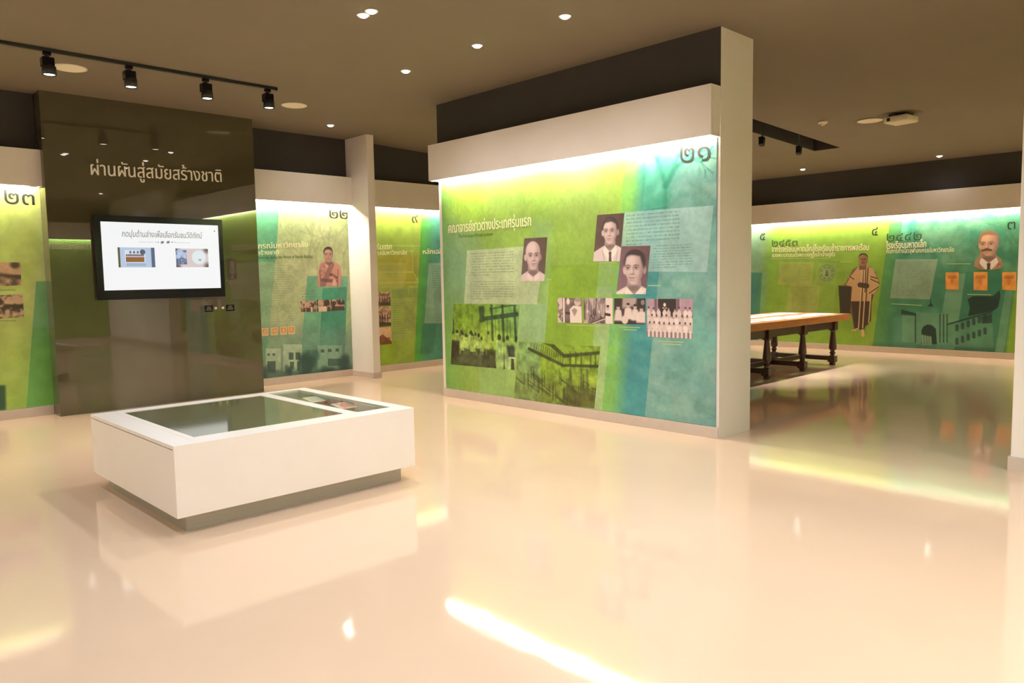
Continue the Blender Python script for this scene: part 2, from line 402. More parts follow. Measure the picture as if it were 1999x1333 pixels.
SK, SKD, DK, JK = (212, 190, 190), (140, 112, 116), (60, 48, 56), (224, 206, 206)
def portrait(c, cx, chin, s, hair='short', turn=0.0, moust=False, jacket=JK, tie=None, high_collar=False, skin=SK, hairc=DK, glasses=False, bald=False, shade=1):
    """head of height s with its chin at (cx, chin); shoulders below; turn moves the features sideways"""
    hy = chin+.5*s; t = turn*s
    skd = tuple(.68*a+.32*b for a, b in zip(skin, DK))
    # shoulders and chest
    w = s*1.15; sh = chin-.19*s
    c.poly([(cx-w*1.2, chin-2.6*s), (cx-w*1.02, chin-.85*s), (cx-w*.84, sh-.16*s), (cx-w*.5, sh+.02*s), (cx-.27*s, sh+.16*s), (cx+.27*s, sh+.16*s), (cx+w*.5, sh+.02*s), (cx+w*.84, sh-.16*s), (cx+w*1.02, chin-.85*s), (cx+w*1.2, chin-2.6*s)], jacket, soft=.012*s)
    for k in (-1, 1):
        c.seg((cx+k*w*.78, chin-1.1*s), (cx+k*w*.7, chin-2.2*s), .05*s, tuple(v*.8 for v in jacket), .5, soft=.05*s)
    # neck
    c.poly([(cx-.25*s, chin+.15*s), (cx-.27*s, sh+.05*s), (cx, sh-.12*s), (cx+.27*s, sh+.05*s), (cx+.25*s, chin+.15*s)], skd, soft=.01*s)
    # head
    if not bald: c.ell(cx-t*.5, hy+.2*s, .385*s, .345*s, hairc, soft=.08)
    c.ell(cx-.36*s-t*.3, hy-.06*s, .065*s, .12*s, skin, soft=.3); c.ell(cx+.36*s-t*.3, hy-.06*s, .065*s, .12*s, skd, soft=.3)
    c.poly([(cx-.325*s, hy+.15*s), (cx-.32*s, hy-.06*s), (cx-.285*s, hy-.22*s), (cx-.2*s, hy-.40*s), (cx-.09*s, chin+.005*s), (cx+.09*s, chin+.005*s), (cx+.2*s, hy-.40*s), (cx+.285*s, hy-.22*s), (cx+.32*s, hy-.06*s), (cx+.325*s, hy+.15*s), (cx+.27*s, hy+.33*s), (cx+.1*s+t, hy+.40*s), (cx-.12*s+t, hy+.40*s), (cx-.27*s, hy+.33*s)], skin, soft=.016*s)
    for k in (-1, 1): c.poly([(cx+k*.33*s, hy+.1*s), (cx+k*.25*s, hy-.02*s), (cx+k*.17*s, hy-.22*s), (cx+k*.12*s, hy-.44*s), (cx+k*.22*s, hy-.40*s), (cx+k*.31*s, hy-.1*s)], SKD, .28 if k < 0 else .42, soft=.04*s)
    if bald:
        c.ell(cx, hy+.14*s, .35*s, .36*s, skin, soft=.1); c.ell(cx-.04*s, hy+.3*s, .2*s, .14*s, tuple(min(255, v+14) for v in skin), .7, soft=.8)
    # modelling of the cheek away from the lamp
    m = np.clip((c.U-cx-t-.05*s)/(.3*s), 0, 1)*c.ell_mask(cx, hy, .36*s, .5*s, .1)
    c.mix(m, SKD, .55*shade)
    c.ell(cx+t-.06*s, hy+.24*s, .17*s, .11*s, tuple(min(255, v+16) for v in skin), .6, 1.2)
    for k in (-1, 1): c.ell(cx+t+k*.19*s, hy-.13*s, .08*s, .09*s, tuple(min(255, v+8) for v in skin), .5, 1.2)
    c.ell(cx, chin-.1*s, .24*s, .09*s, tuple(v*.75 for v in SKD), .6, 1)
    # eyes, brows, nose, mouth
    for k in (-1, 1):
        ex = cx+t+k*.15*s
        c.ell(ex, hy+.025*s, .105*s, .065*s, SKD, .6, soft=1.1)
        c.ell(ex, hy, .062*s, .022*s, (226, 208, 204), .55, soft=.6); c.ell(ex, hy+.002*s, .028*s, .026*s, (52, 40, 42), .95, soft=.5)
        c.seg((ex-.065*s, hy+.018*s), (ex+.065*s, hy+.02*s), .014*s, (66, 50, 50), .8, soft=.014*s); c.seg((ex-.06*s, hy-.045*s), (ex+.06*s, hy-.045*s), .014*s, SKD, .6, soft=.02*s)
        c.seg((ex-k*.08*s, hy+.072*s), (ex+k*.02*s, hy+.092*s), .03*s, (92, 72, 70), .75, soft=.03*s); c.seg((ex+k*.02*s, hy+.092*s), (ex+k*.1*s, hy+.07*s), .022*s, (92, 72, 70), .7, soft=.025*s)
        if glasses: 
            c.mix(np.abs(c.ell_mask(ex, hy, .105*s, .085*s, .1)-c.ell_mask(ex, hy, .085*s, .065*s, .1)), (90, 72, 70), .7)
    c.seg((cx+t+.035*s, hy+.02*s), (cx+t+.055*s, hy-.15*s), .045*s, SKD, .6, soft=.05*s)
    c.ell(cx+t+.01*s, hy-.18*s, .075*s, .026*s, SKD, .8, soft=.8); c.seg((cx+t-.005*s, hy+.02*s), (cx+t, hy-.14*s), .03*s, tuple(min(255, v+18) for v in skin), .7, soft=.03*s)
    for k in (-1, 1): c.seg((cx+t+k*.075*s, hy-.16*s), (cx+t+k*.13*s, hy-.27*s), .014*s, SKD, .45, soft=.025*s)
    c.seg((cx+t-.095*s, hy-.29*s), (cx+t, hy-.28*s), .022*s, (112, 76, 80), .85, soft=.02*s); c.seg((cx+t, hy-.28*s), (cx+t+.095*s, hy-.29*s), .022*s, (112, 76, 80), .85, soft=.02*s); c.ell(cx+t, hy-.315*s, .07*s, .022*s, (176, 138, 138), .5, soft=.9)
    c.ell(cx+t, hy-.36*s, .09*s, .025*s, SKD, .4, soft=1)
    if moust:
        for k in (-1, 1): c.seg((cx+t, hy-.215*s), (cx+t+k*.16*s, hy-.26*s), .075*s, (70, 52, 46), .9, soft=.04*s)
    # hairline
    if hair == 'short' and not bald:
        c.poly([(cx-.38*s, hy+.02*s), (cx-.385*s, hy+.2*s), (cx-.25*s, hy+.47*s), (cx, hy+.54*s), (cx+.25*s, hy+.47*s), (cx+.385*s, hy+.2*s), (cx+.37*s, hy+.0*s), (cx+.325*s, hy+.1*s), (cx+.3*s, hy+.26*s), (cx+.08*s, hy+.36*s), (cx-.22*s, hy+.33*s), (cx-.32*s, hy+.2*s), (cx-.335*s, hy+.08*s)], hairc, soft=.025*s)
        c.ell(cx-.08*s, hy+.43*s, .16*s, .05*s, tuple(min(255, v+40) for v in hairc), .5, soft=1)
    if hair == 'widow':
        c.poly([(cx-.36*s, hy+.05*s), (cx-.37*s, hy+.24*s), (cx-.25*s, hy+.46*s), (cx+.05*s, hy+.53*s), (cx+.33*s, hy+.42*s), (cx+.41*s, hy+.1*s), (cx+.37*s, hy-.05*s), (cx+.3*s, hy+.12*s), (cx+.22*s, hy+.36*s), (cx-.1*s, hy+.4*s), (cx-.28*s, hy+.34*s), (cx-.33*s, hy+.15*s)], hairc, soft=.03*s)
    # collar and tie
    lt = tuple(min(255, v+14) for v in jacket); dkj = tuple(v*.72 for v in jacket)
    if high_collar:
        c.poly([(cx-.28*s, sh+.12*s), (cx-.3*s, sh-.1*s), (cx, sh-.26*s), (cx+.3*s, sh-.1*s), (cx+.28*s, sh+.12*s), (cx, sh-.06*s)], lt, soft=.01*s)
        c.seg((cx, sh-.05*s), (cx, chin-2.2*s), .02*s, dkj, .8, soft=.02*s)
        for q in range(3): c.ell(cx+.04*s, chin-(.85+.4*q)*s, .03*s, .03*s, dkj, .9)
    else:
        for k in (-1, 1):
            c.poly([(cx+k*.27*s, sh+.14*s), (cx+k*.36*s, sh-.08*s), (cx+k*.13*s, sh-.34*s), (cx, sh-.1*s)], (244, 232, 226), soft=.01*s)
            c.seg((cx+k*.36*s, sh-.05*s), (cx+k*.09*s, chin-1.7*s), .03*s, dkj, .8, soft=.03*s)
        c.poly([(cx-.12*s, sh-.2*s), (cx-.2*s, chin-1.8*s), (cx+.2*s, chin-1.8*s), (cx+.12*s, sh-.2*s)], (240, 228, 222), soft=.01*s)
        if tie: c.poly([(cx-.07*s, sh-.1*s), (cx+.07*s, sh-.1*s), (cx+.05*s, sh-.24*s), (cx+.13*s, chin-1.35*s), (cx, chin-1.75*s), (cx-.13*s, chin-1.35*s), (cx-.05*s, sh-.24*s)], tie, soft=.01*s)

def soften(c, r=.004):
    for k in range(3): c.a[..., k] = c.blur(c.a[..., k], r)

def crowd(c, rows, n, v0, v1, h, light=(224, 206, 200), dark=(60, 50, 52)):
    """rows of standing figures in pale clothes, each with its own head and folded arms"""
    b0 = c.u0; W_ = c.w
    for r in range(rows):
        for k in range(n):
            x = b0+(k+.5+(r % 2)*.5+rnd.uniform(-.15, .15))*W_/n; y = v1-(v1-v0)*r/max(1, rows-1)+rnd.uniform(-.02, .02)*h
            q = W_/n*.42; g = rnd.uniform(.88, 1.04); L = tuple(v*g for v in light)
            c.poly([(x-q, y-h*.6), (x-q, y-h*.12), (x-q*.4, y-h*.03), (x+q*.4, y-h*.03), (x+q, y-h*.12), (x+q, y-h*.6)], L)
            c.seg((x-q, y-h*.2), (x-q*.85, y-h*.6), q*.18, dark, .6); c.seg((x-q*.7, y-h*.33), (x+q*.7, y-h*.3), q*.15, (140, 118, 116), .7)
            c.ell(x, y+.02*h, q*.42, h*.07, (205, 172, 160)); c.ell(x, y+.06*h, q*.42, h*.045, dark, .9)

def print_photo(name, fr, pts, painter, parent, ppm=420, d=0.0015, col=(120, 100, 100), label=None, rough=.4):
    c = cv_for(pts, ppm, col); painter(c); soften(c, 1.01/ppm); c.a = c.a*.97 + 6
    o = slab(name, fr, pts, 0.0, d, c.material(name), parent)
    if label: o['label'] = label
    return o
# ------------------------------------------------------------------ the room shell
def shell():
    structure(obj('floor', box(-4.0, 15.2, -3.2, 10.6, -0.1, 0.0), M['floor']))
    # ceiling: flat over the hall, falling a little over the room on the right, with a sunk lighting slot there
    zc = lambda x: CEIL if x <= XWB else CEIL - (x-XWB)*(CEIL-3.285)/(XR-XWB)
    s0, s1, t0, t1 = 7.3, SLOT_X, SLOT_Y0, SLOT_Y1
    bm = bmesh.new()
    def quad(x0, x1, y0, y1):
        q = [(x0, y0), (x1, y0), (x1, y1), (x0, y1)]
        bm.faces.new([bm.verts.new((x, y, zc(x))) for x, y in q])
    quad(-4, XWB, -3.2, 10.6)
    for a in ((XWB, s0, -3.2, 10.6), (s1, 15.2, -3.2, 10.6), (s0, s1, -3.2, t0), (s0, s1, t1, 10.6)): quad(*a)
    def wallq(p, q): bm.faces.new([bm.verts.new(v) for v in ((*p, zc(p[0])), (*q, zc(q[0])), (*q, 4.1), (*p, 4.1))])
    cs = [(s0, t0), (s1, t0), (s1, t1), (s0, t1)]
    nb = len(bm.faces)
    for i in range(4): wallq(cs[i], cs[(i+1) % 4])
    bm.faces.new([bm.verts.new((*p, 4.1)) for p in cs])
    bm.faces.ensure_lookup_table()
    for f in bm.faces[nb:]: f.material_index = 1
    me = bpy.data.meshes.new('ceiling'); bm.to_mesh(me); bm.free()
    me.materials.append(M['ceiling']); me.materials.append(M['dark'])
    o = bpy.data.objects.new('ceiling', me); C.objects.link(o); structure(o)
    # walls
    def wall(name, b, m='white'): return structure(obj(name, box(*b), M[m]))
    def base(name, b): return structure(obj(name, box(*b, bevel=.003), M['base']))
    def frieze(name, b):
        o = structure(obj(name, box(*b), M['dark'])); return o
    H = 3.6
    wall('wall_back', (2.1, 14.6, YB, YB+.25, 0, H)); base('baseboard_back', (2.21, 14.15, YB-.016, YB, 0, .1)); frieze('trim_1', (2.21, 14.15, YB-.008, YB, PEL_B[1], H))
    wall('wall_back_left', (-4, 2.1, YC, YC+.5, 0, H)); base('baseboard_back_left', (-3.1, 2.19, YC-.016, YC, 0, .105)); frieze('trim_2', (-3.1, 2.19, YC-.008, YC, PEL_C[1], H))
    wall('wall_center', (XW, XWB, 3.5, 7.335, 0, H)); base('baseboard_center', (XW-.014, XW, 3.503, 7.332, 0, .1)); frieze('trim_3', (XW-.006, XW, 3.5, 7.335, PEL_A[1], H))
    wall('wall_right', (XR, XR+.3, -3.0, 10.2, 0, H)); base('baseboard_right', (XR-.016, XR, -2.3, YB-.02, 0, .1)); frieze('trim_4', (XR-.008, XR, -2.3, YB-.02, PEL_R[1], H))
    wall('wall_front_right', (6.345, 6.60, -2.4, 1.392, 0, H))
    bm = bmesh.new(); add_box(bm, 6.330, 6.345, -2.38, 1.407, 0, .1); add_box(bm, 6.345, 6.60, 1.392, 1.407, 0, .1)
    structure(obj('baseboard_front_right', bm, M['base']))
    wall('wall_front', (-4, 14.5, -2.65, -2.4, 0, H)); base('baseboard_front', (-3.1, 6.3, -2.4, -2.386, 0, .1)); frieze('trim_5', (-3.1, 14.1, -2.4, -2.392, PEL_S[1], H))
    wall('wall_left', (-3.4, -3.15, -2.4, YC, 0, H)); base('baseboard_left', (-3.15, -3.136, -2.36, YC-.02, 0, .1))
    # fin between the two back panels
    o = structure(obj('wall_fin', box(FIN_X0, FIN_X1, FIN_Y, YB, 0, H), M['white']))
    bm = bmesh.new()
    add_box(bm, FIN_X0-.012, FIN_X0, FIN_Y, YB-.017, 0, .085); add_box(bm, FIN_X0-.012, FIN_X1+.012, FIN_Y-.012, FIN_Y, 0, .085); add_box(bm, FIN_X1, FIN_X1+.012, FIN_Y, YB-.017, 0, .085)
    structure(obj('baseboard_fin', bm, M['base']))

SLOT_X, SLOT_Y0, SLOT_Y1, SLOT_YM = 11.98, 5.03, 5.43, 5.28
FIN_X0, FIN_X1, FIN_Y = 6.275, 6.395, 9.42
PEL_A = (2.617, 3.037); PEL_B = (2.556, 2.963); PEL_C = (2.520, 2.915); PEL_R = (2.405, 2.776); PEL_S = (2.57, 2.98)
shell()

def pelmet(x0, x1, y0, y1, z, side, label, extra_end=True):
    """white light pelmet; side tells which way its fascia faces: '-x', '-y' or '+y'"""
    zb, zt = z; t = thing('light_pelmet', label, 'pelmet', ((x0+x1)/2, (y0+y1)/2, zt))
    b = .002
    if side == '-x': fa = (x0, x0+.02, y0, y1, zb, zt)
    elif side == '-y': fa = (x0, x1, y0, y0+.02, zb, zt)
    else: fa = (x0, x1, y1-.02, y1, zb, zt)
    obj('fascia', box(*fa, bevel=b), M['white'], t)
    if side == '-x': tb = (x0+.02, x1, y0+.02, y1-.02)
    elif side == '-y': tb = (x0+.02, x1-.02, y0+.02, y1)
    else: tb = (x0+.02, x1-.02, y0, y1-.02)
    obj('top_board', box(*tb, zt-.02, zt), M['white'], t)
    if side == '-x':
        obj('end_board', box(x0+.02, x1, y0, y0+.02, zb, zt), M['white'], t); obj('end_board', box(x0+.02, x1, y1-.02, y1, zb, zt), M['white'], t)
        tu = [(x1-.06, y0+.06), (x1-.06, y1-.06)]
    else:
        ya, yb2 = (y0+.02, y1) if side == '-y' else (y0, y1-.02)
        obj('end_board', box(x0, x0+.02, ya, yb2, zb, zt), M['white'], t); obj('end_board', box(x1-.02, x1, ya, yb2, zb, zt), M['white'], t)
        yt = y1-.06 if side == '-y' else y0+.06
        tu = [(x0+.06, yt), (x1-.06, yt)]
    # lamp tubes end to end, 1.2 m each, on a batten under the top board
    (ax, ay), (bx_, by) = tu; L = math.hypot(bx_-ax, by-ay); n = max(1, round(L/1.25))
    zt2 = zb+.045
    for k in range(n):
        f0, f1 = (k+.01)/n, (k+.99)/n; bm = bmesh.new(); R = .016; ring = []
        for f in (f0, f1):
            cx, cy = ax+(bx_-ax)*f, ay+(by-ay)*f
            ring.append([bm.verts.new((cx + (R*math.cos(q) if side != '-x' and False else (R*math.cos(q) if side == '-x' else 0)), cy + (0 if side == '-x' else R*math.cos(q)), zt2+R*math.sin(q))) for q in [i*math.pi/4 for i in range(8)]])
        for i in range(8): bm.faces.new((ring[0][i], ring[0][(i+1) % 8], ring[1][(i+1) % 8], ring[1][i]))
        bm.faces.new(ring[0][::-1]); bm.faces.new(ring[1])
        obj('lamp_tube', bm, M['tube'], t)
    w_ = .02
    if side == '-x': bb = (ax-w_, ax+w_, ay, by)
    else: bb = (ax, bx_, ay-w_, ay+w_)
    obj('lamp_batten', box(*bb, zt2+.03, zt-.02), M['white'], t)
    return t

pelmet(XW-.153, XW-.006, 3.5, 7.335, PEL_A, '-x', 'large white pelmet with hidden light over the panel numbered ๒๑')
pelmet(2.3, FIN_X0, YB-.15, YB-.008, PEL_B, '-y', 'white pelmet between the dark partition and the white fin')
pelmet(FIN_X1, 11.0, YB-.15, YB-.008, PEL_B, '-y', 'white pelmet right of the fin, running behind the centre wall')
pelmet(-3.1, 2.2, YC-.15, YC-.008, PEL_C, '-y', 'white pelmet at the left edge, over the panel numbered ๒๓')
pelmet(XR-.15, XR-.008, -2.3, 9.8, PEL_R, '-x', 'long white pelmet in the side room behind the wooden table')
pelmet(-3.0, 6.3, -2.392, -2.25, PEL_S, '+y', 'white pelmet on the wall behind the viewpoint')
pelmet(6.65, 14.0, -2.392, -2.25, PEL_S, '+y', 'white pelmet on the front wall of the side room')

# ------------------------------------------------------------------ exhibit panels
def trees(c, n, col, al, y0, y1, u0, u1, L=.35):
    for _ in range(n):
        c.branch(rnd.uniform(u0, u1), y0, math.pi/2+rnd.uniform(-.15, .15), L*rnd.uniform(.8, 1.3), .03, col, al, 5)

def panel(name, fr, u0, u1, v0, v1, painter, label, ppm=260, rough=.32):
    c = Cv(u1-u0, v1-v0, ppm, (150, 190, 80), u0, v0); painter(c); c.a = 255*(np.clip(c.a, 0, 255)/255)**.8*.93 + np.array((6, 8, 18), np.float32)
    o = slab(name, fr, [(u0, v0), (u1, v0), (u1, v1), (u0, v1)], -0.0095, 0.0, c.material(name+'_print', rough), None)
    return tag(o, label, 'panel')

# ---- the large panel in the middle (number 21)
def paint21(c):
    c.poly([(-1, -1), (9, -1), (9, 9), (-1, 9)], (146, 184, 72))
    n = c.noise(1.1, .8, 4)
    c.mix(n, (126, 172, 40), .7)
    g = np.clip(1-(c.U-0)/.45, 0, 1)*np.ones_like(c.V); c.mix(g, (74, 142, 48), .75)
    c.mix(np.clip(1-((c.U-.35)/.5)**2-((c.V-1.55)/.75)**2, 0, 1), (112, 158, 112), .8)
    c.mix(np.clip(1-((c.U-.5)/.45)**2-((c.V-2.3)/.35)**2, 0, 1), (150, 200, 44), .8)
    trees(c, 9, (110, 146, 56), .22, .9, 2, .3, 2.3, .55)
    # pale slanted bands
    c.poly([(1.561, 2.053), (1.845, 2.035), (1.689, 0.018), (1.392, -0.016)], (128, 176, 96), .55, .03)
    c.poly([(1.347, 1.175), (1.77, 1.158), (1.711, 0.752), (1.297, 0.755)], (140, 190, 120), .7)
    c.poly([(0.655, 0.411), (1.256, 0.42), (1.223, 0.082), (0.645, 0.082)], (140, 190, 90), .7, .02)
    # the plain green block
    c.poly([(1.815, 1.568), (2.575, 1.565), (2.431, 0.757), (1.71, 0.741)], (122, 168, 34), .95)
    c.poly([(2.437, 1.34), (2.63, 1.34), (2.523, 0.113), (2.323, 0.091)], (150, 190, 116), .75)
    c.poly([(2.487, 1.793), (2.64, 1.786), (2.598, 1.29), (2.436, 1.29)], (134, 186, 96), .6)
    # green to teal band
    m = c.poly_mask([(2.83, 2.807), (4.243, 2.599), (4.088, -0.152), (2.426, -0.424)])
    P0 = [(2.799, 2.598), (2.491, 0.136)]; k = (P0[1][0]-P0[0][0])/(P0[1][1]-P0[0][1])
    t = (c.U-(P0[0][0]+k*(c.V-P0[0][1])))
    for a, b, A, B in ((-.5, .11, (112, 186, 66), (112, 186, 66)), (.11, .30, (112, 186, 66), (46, 132, 128)), (.30, 9, (46, 132, 128), (34, 120, 98))):
        s = (t >= a) & (t < b); f = np.clip((t-a)/(b-a), 0, 1)[..., None]
        c.a = np.where((s*m)[..., None] > 0, c.a*(1-m[..., None]) + m[..., None]*(np.array(A)*(1-f)+np.array(B)*f), c.a)
    c.poly([(3.331, 2.733), (4.243, 2.599), (4.275, -0.121), (2.961, -0.336)], (106, 158, 138), .85)
    m2 = c.poly_mask([(3.331, 2.733), (4.243, 2.599), (4.275, -0.121), (2.961, -0.336)])
    c.mix(m2*np.clip(c.noise(3, 6, 5)*1.6-.5, 0, 1), (128, 178, 150), .8)
    c.mix(m2*np.clip(c.noise(6, 7, 4)*2-1.1, 0, 1), (60, 122, 100), .55)
    c.mix(m*np.clip(c.noise(4, 6, 4)*2-1.1, 0, 1), (80, 166, 130), .35)
    trees(c, 5, (70, 130, 96), .25, 2.0, 2, 3.1, 3.7, .3)
    for i in range(9):
        q = .55+i*.17; c.seg((2.6, q+.1), (3.8, q-.25), .05, (112, 172, 146), .25, soft=.06)
    # light tile with a palm
    c.poly([(3.041, 2.614), (3.326, 2.576), (3.282, 2.071), (2.999, 2.055)], (92, 186, 140), .8)
    x, y = [(3.255, 2.403)][0]
    c.branch(x, y-.5, math.pi/2, .35, .05, (28, 104, 76), .8, 5); c.ell(x+.03, y+.05, .1, .25, (30, 112, 82), .45, 1)
    for i in range(8): c.ell(x-.12+rnd.uniform(-.15, .12), y-.15+rnd.uniform(-.2, .2), .05, .06, (36, 120, 90), .4, 1)
    c.poly([(2.999, 2.173), (3.293, 2.148), (3.282, 2.043), (2.981, 2.037)], (30, 130, 92), .5, .03)
    # text blocks
    c.poly([(0.476, 1.772), (1.737, 1.785), (1.604, 1.156), (0.404, 1.149)], (196, 214, 160), .78)
    c.poly([(2.784, 2.051), (3.744, 2.039), (3.681, 1.467), (3.038, 1.482), (2.695, 1.636)], (160, 200, 184), .72)
    a, b = [(0.534, 1.746), (1.257, 1.468)]; c.lines(a[0], b[0], b[1], a[1], 9, (104, 124, 84), .6, last=.5)
    a, b = [(0.524, 1.418), (1.25, 1.197)]; c.lines(a[0], b[0], b[1], a[1], 8, (104, 124, 84), .6, last=.45)
    a, b = [(2.802, 2.002), (3.397, 1.724)]; c.lines(a[0], b[0], b[1], a[1]+.03, 9, (72, 120, 108), .6, last=.3)
    a, b = [(3.102, 1.727), (3.541, 1.505)]; c.lines(a[0], b[0], b[1], a[1], 9, (72, 120, 108), .6, last=.6)
    c.mottle(.07, 5); c.mottle(.04, 30)
P21 = panel('exhibit_panel', '21', .028, 3.772, .104, PEL_A[0], paint21, 'large green panel numbered ๒๑ with three portraits on the centre wall', 300)

def duo_group(c):            # duotone class scene
    c.mix(np.ones_like(c.a[..., 0]), (120, 160, 50)); W_, H_ = c.w, c.h; u, v = c.u0, c.v0
    c.mix(np.clip((c.U-u)/W_*1.4-.5, 0, 1)*np.ones_like(c.V), (120, 176, 110), .9)
    m = c.ell_mask(u+.5*W_, v+.4*H_, .4*W_, .28*H_, 1); c.mix(m, (150, 186, 70), .9)
    D = (52, 76, 52)
    c.poly([(u+.44*W_, v+.97*H_), (u+.52*W_, v+.97*H_), (u+.52*W_, v+.72*H_), (u+.45*W_, v+.72*H_)], D, .8)
    c.seg((u+.5*W_, v+.77*H_), (u+.96*W_, v+.86*H_), .05, D, .95); c.seg((u+.6*W_, v+.93*H_), (u+.95*W_, v+1.0*H_), .02, D, .7)
    for f in (.62, .77, .93): c.seg((u+f*W_, v+H_), (u+(f+.01)*W_, v+.45*H_), .035, D, .85)
    for f in (.56, .67, .72, .83, .87): c.seg((u+f*W_, v+.76*H_), (u+f*W_, v+.5*H_), .012, D, .5)
    c.poly([(u, v), (u+W_, v), (u+W_, v+.2*H_), (u+.6*W_, v+.3*H_), (u, v+.33*H_)], (60, 66, 40), .95, .02)
    c.ell(u+.35*W_, v+.12*H_, .3*W_, .1*H_, (92, 100, 70), .7, 1)
    c.seg((u+.035*W_, v+.55*H_), (u+.035*W_, v+.72*H_), .075, (40, 50, 40), .9); c.seg((u+.035*W_, v+.57*H_), (u+.035*W_, v+.7*H_), .045, (130, 160, 90), .9)
    for i in range(26):
        x = u+W_*rnd.uniform(.1, .62); y = v+H_*rnd.uniform(.44, .56)
        c.ell(x, y, .017, .022, (48, 60, 42), .85); c.poly([(x-.03, y-.02), (x+.03, y-.02), (x+.035, y-.15), (x-.035, y-.15)], (166, 198, 104), .75)
    for i in range(16): 
        x = u+W_*rnd.uniform(.1, .6); c.seg((x, v+.34*H_), (x, v+.2*H_), .012, (150, 180, 110), .5)
    c.poly([(u+.02*W_, v+.4*H_), (u+.15*W_, v+.4*H_), (u+.13*W_, v+.15*H_), (u+.02*W_, v+.1*H_)], (54, 50, 36), .9, .01)
    for x, s in ((.72, 1.0), (.83, .8), (.95, .7)):
        cx, y = u+x*W_, v+.5*H_
        c.ell(cx, y, .03*s, .035*s, (44, 54, 44), .95)
        c.poly([(cx-.055*s, y-.04), (cx+.055*s, y-.04), (cx+.07*s, y-.25), (cx+.06*s, v), (cx-.06*s, v), (cx-.07*s, y-.25)], (160, 200, 120), .9)
    c.poly([(u+.82*W_, v+.38*H_), (u+.92*W_, v+.38*H_), (u+.93*W_, v+.2*H_), (u+.84*W_, v+.2*H_)], (50, 66, 56), .9, .01)
    for a_ in ((.85, .93, .06, .2),):
        c.seg((u+a_[0]*W_, v+a_[2]*H_), (u+a_[0]*W_, v+a_[3]*H_), .02, (176, 200, 150)); c.seg((u+a_[1]*W_, v+a_[2]*H_), (u+a_[1]*W_, v+a_[3]*H_), .02, (176, 200, 150)); c.seg((u+a_[0]*W_, v+a_[3]*H_), (u+a_[1]*W_, v+a_[3]*H_), .02, (176, 200, 150))
    c.mottle(.2, 14)
print_photo('photo_print', '21', [(0.214, 1.144), (1.346, 1.147), (1.248, 0.419), (0.128, 0.404)], duo_group, P21, label='green duotone photograph of a crowded classroom')

def duo_hall(c):             # duotone reading room with a gallery
    W_, H_ = c.w, c.h; u, v = c.u0, c.v0
    c.mix(np.ones_like(c.a[..., 0]), (132, 168, 52)); c.poly([(u, v), (u+.32*W_, v), (u+.34*W_, v+H_), (u, v+H_)], (134, 176, 104))
    D = (62, 76, 38)
    c.poly([(u+.35*W_, v+H_), (u+.5*W_, v+.98*H_), (u+.62*W_, v+.84*H_), (u+W_, v+.93*H_), (u+W_, v+.88*H_), (u+.61*W_, v+.78*H_), (u+.46*W_, v+.94*H_)], D, .95)
    c.seg((u+.2*W_, v+.88*H_), (u+.6*W_, v+.66*H_), .035, D); c.seg((u+.6*W_, v+.66*H_), (u+W_, v+.7*H_), .03, D)
    for i in range(14):
        f = i/13; c.seg((u+(.26+.33*f)*W_, v+(.86-.2*f)*H_), (u+(.28+.32*f)*W_, v+(1.0-.19*f)*H_), .012, D, .6)
    for f in (.68, .74, .8, .9, .95): c.seg((u+f*W_, v+.67*H_), (u+f*W_, v+.88*H_), .02, D, .7)
    c.poly([(u, v), (u+W_, v), (u+W_, v+.42*H_), (u+.75*W_, v+.36*H_), (u+.4*W_, v+.42*H_), (u, v+.5*H_)], (96, 108, 48), .55, .04)
    for i in range(30):
        f = rnd.random(); x = u+f*W_; y = v+rnd.uniform(.05, .4)*H_
        c.seg((x, y), (x, y+.13), .016, D, .7); c.seg((x, y+.06), (x+.16, y-.02), .014, D, .7); c.seg((x+.16, y-.02), (x+.16, y+.1), .014, D, .6)
    for f in (.7, .88): c.poly([(u+f*W_, v+.36*H_), (u+(f+.09)*W_, v+.36*H_), (u+(f+.09)*W_, v+.55*H_), (u+f*W_, v+.55*H_)], (150, 180, 60), .9)
    for f in (.68, .8, .86, .98): c.seg((u+f*W_, v+.3*H_), (u+f*W_, v+.62*H_), .03, (84, 92, 46), .7)
    c.poly([(u+.6*W_, v), (u+W_, v), (u+W_, v+.3*H_), (u+.65*W_, v+.28*H_)], (74, 74, 36), .7, .03)
    c.mottle(.18, 16)
print_photo('photo_print', '21', [(1.321, 0.739), (2.477, 0.749), (2.391, 0.114), (1.223, 0.082)], duo_hall, P21, label='green duotone photograph of a reading room with a gallery')

def backdrop(c, a=(104, 86, 90), b=(66, 52, 58)):
    c.mix(np.ones_like(c.a[..., 0]), a); c.mix(np.clip((c.U-c.u0)/c.w*.6+(c.V-c.v0)/c.h*.5, 0, 1), b, .8); c.mottle(.05, 20)
def por1(c): backdrop(c, (112, 96, 98), (86, 66, 62)); portrait(c, c.u0+.47*c.w, c.v0+.26*c.h, c.h*.66, turn=.03, bald=True, high_collar=True)
def por2(c): backdrop(c, (100, 80, 82), (78, 58, 58)); portrait(c, c.u0+.55*c.w, c.v0+.365*c.h, c.h*.55, turn=-.045, tie=(84, 66, 68))
def por3(c): backdrop(c, (136, 108, 124), (92, 64, 74)); portrait(c, c.u0+.53*c.w, c.v0+.19*c.h, c.h*.70, turn=-.07, hair='widow', tie=(66, 54, 60), jacket=(238, 222, 216))
print_photo('portrait_print', '21', [(1.433, 1.868), (1.771, 1.864), (1.72, 1.404), (1.368, 1.407)], por1, P21, 640, .002, label='sepia portrait of an elderly man in a white high collar')
print_photo('portrait_print', '21', [(2.45, 2.048), (2.783, 2.043), (2.726, 1.586), (2.395, 1.595)], por2, P21, 640, .002, label='sepia portrait of a man in pale jacket and dark tie')
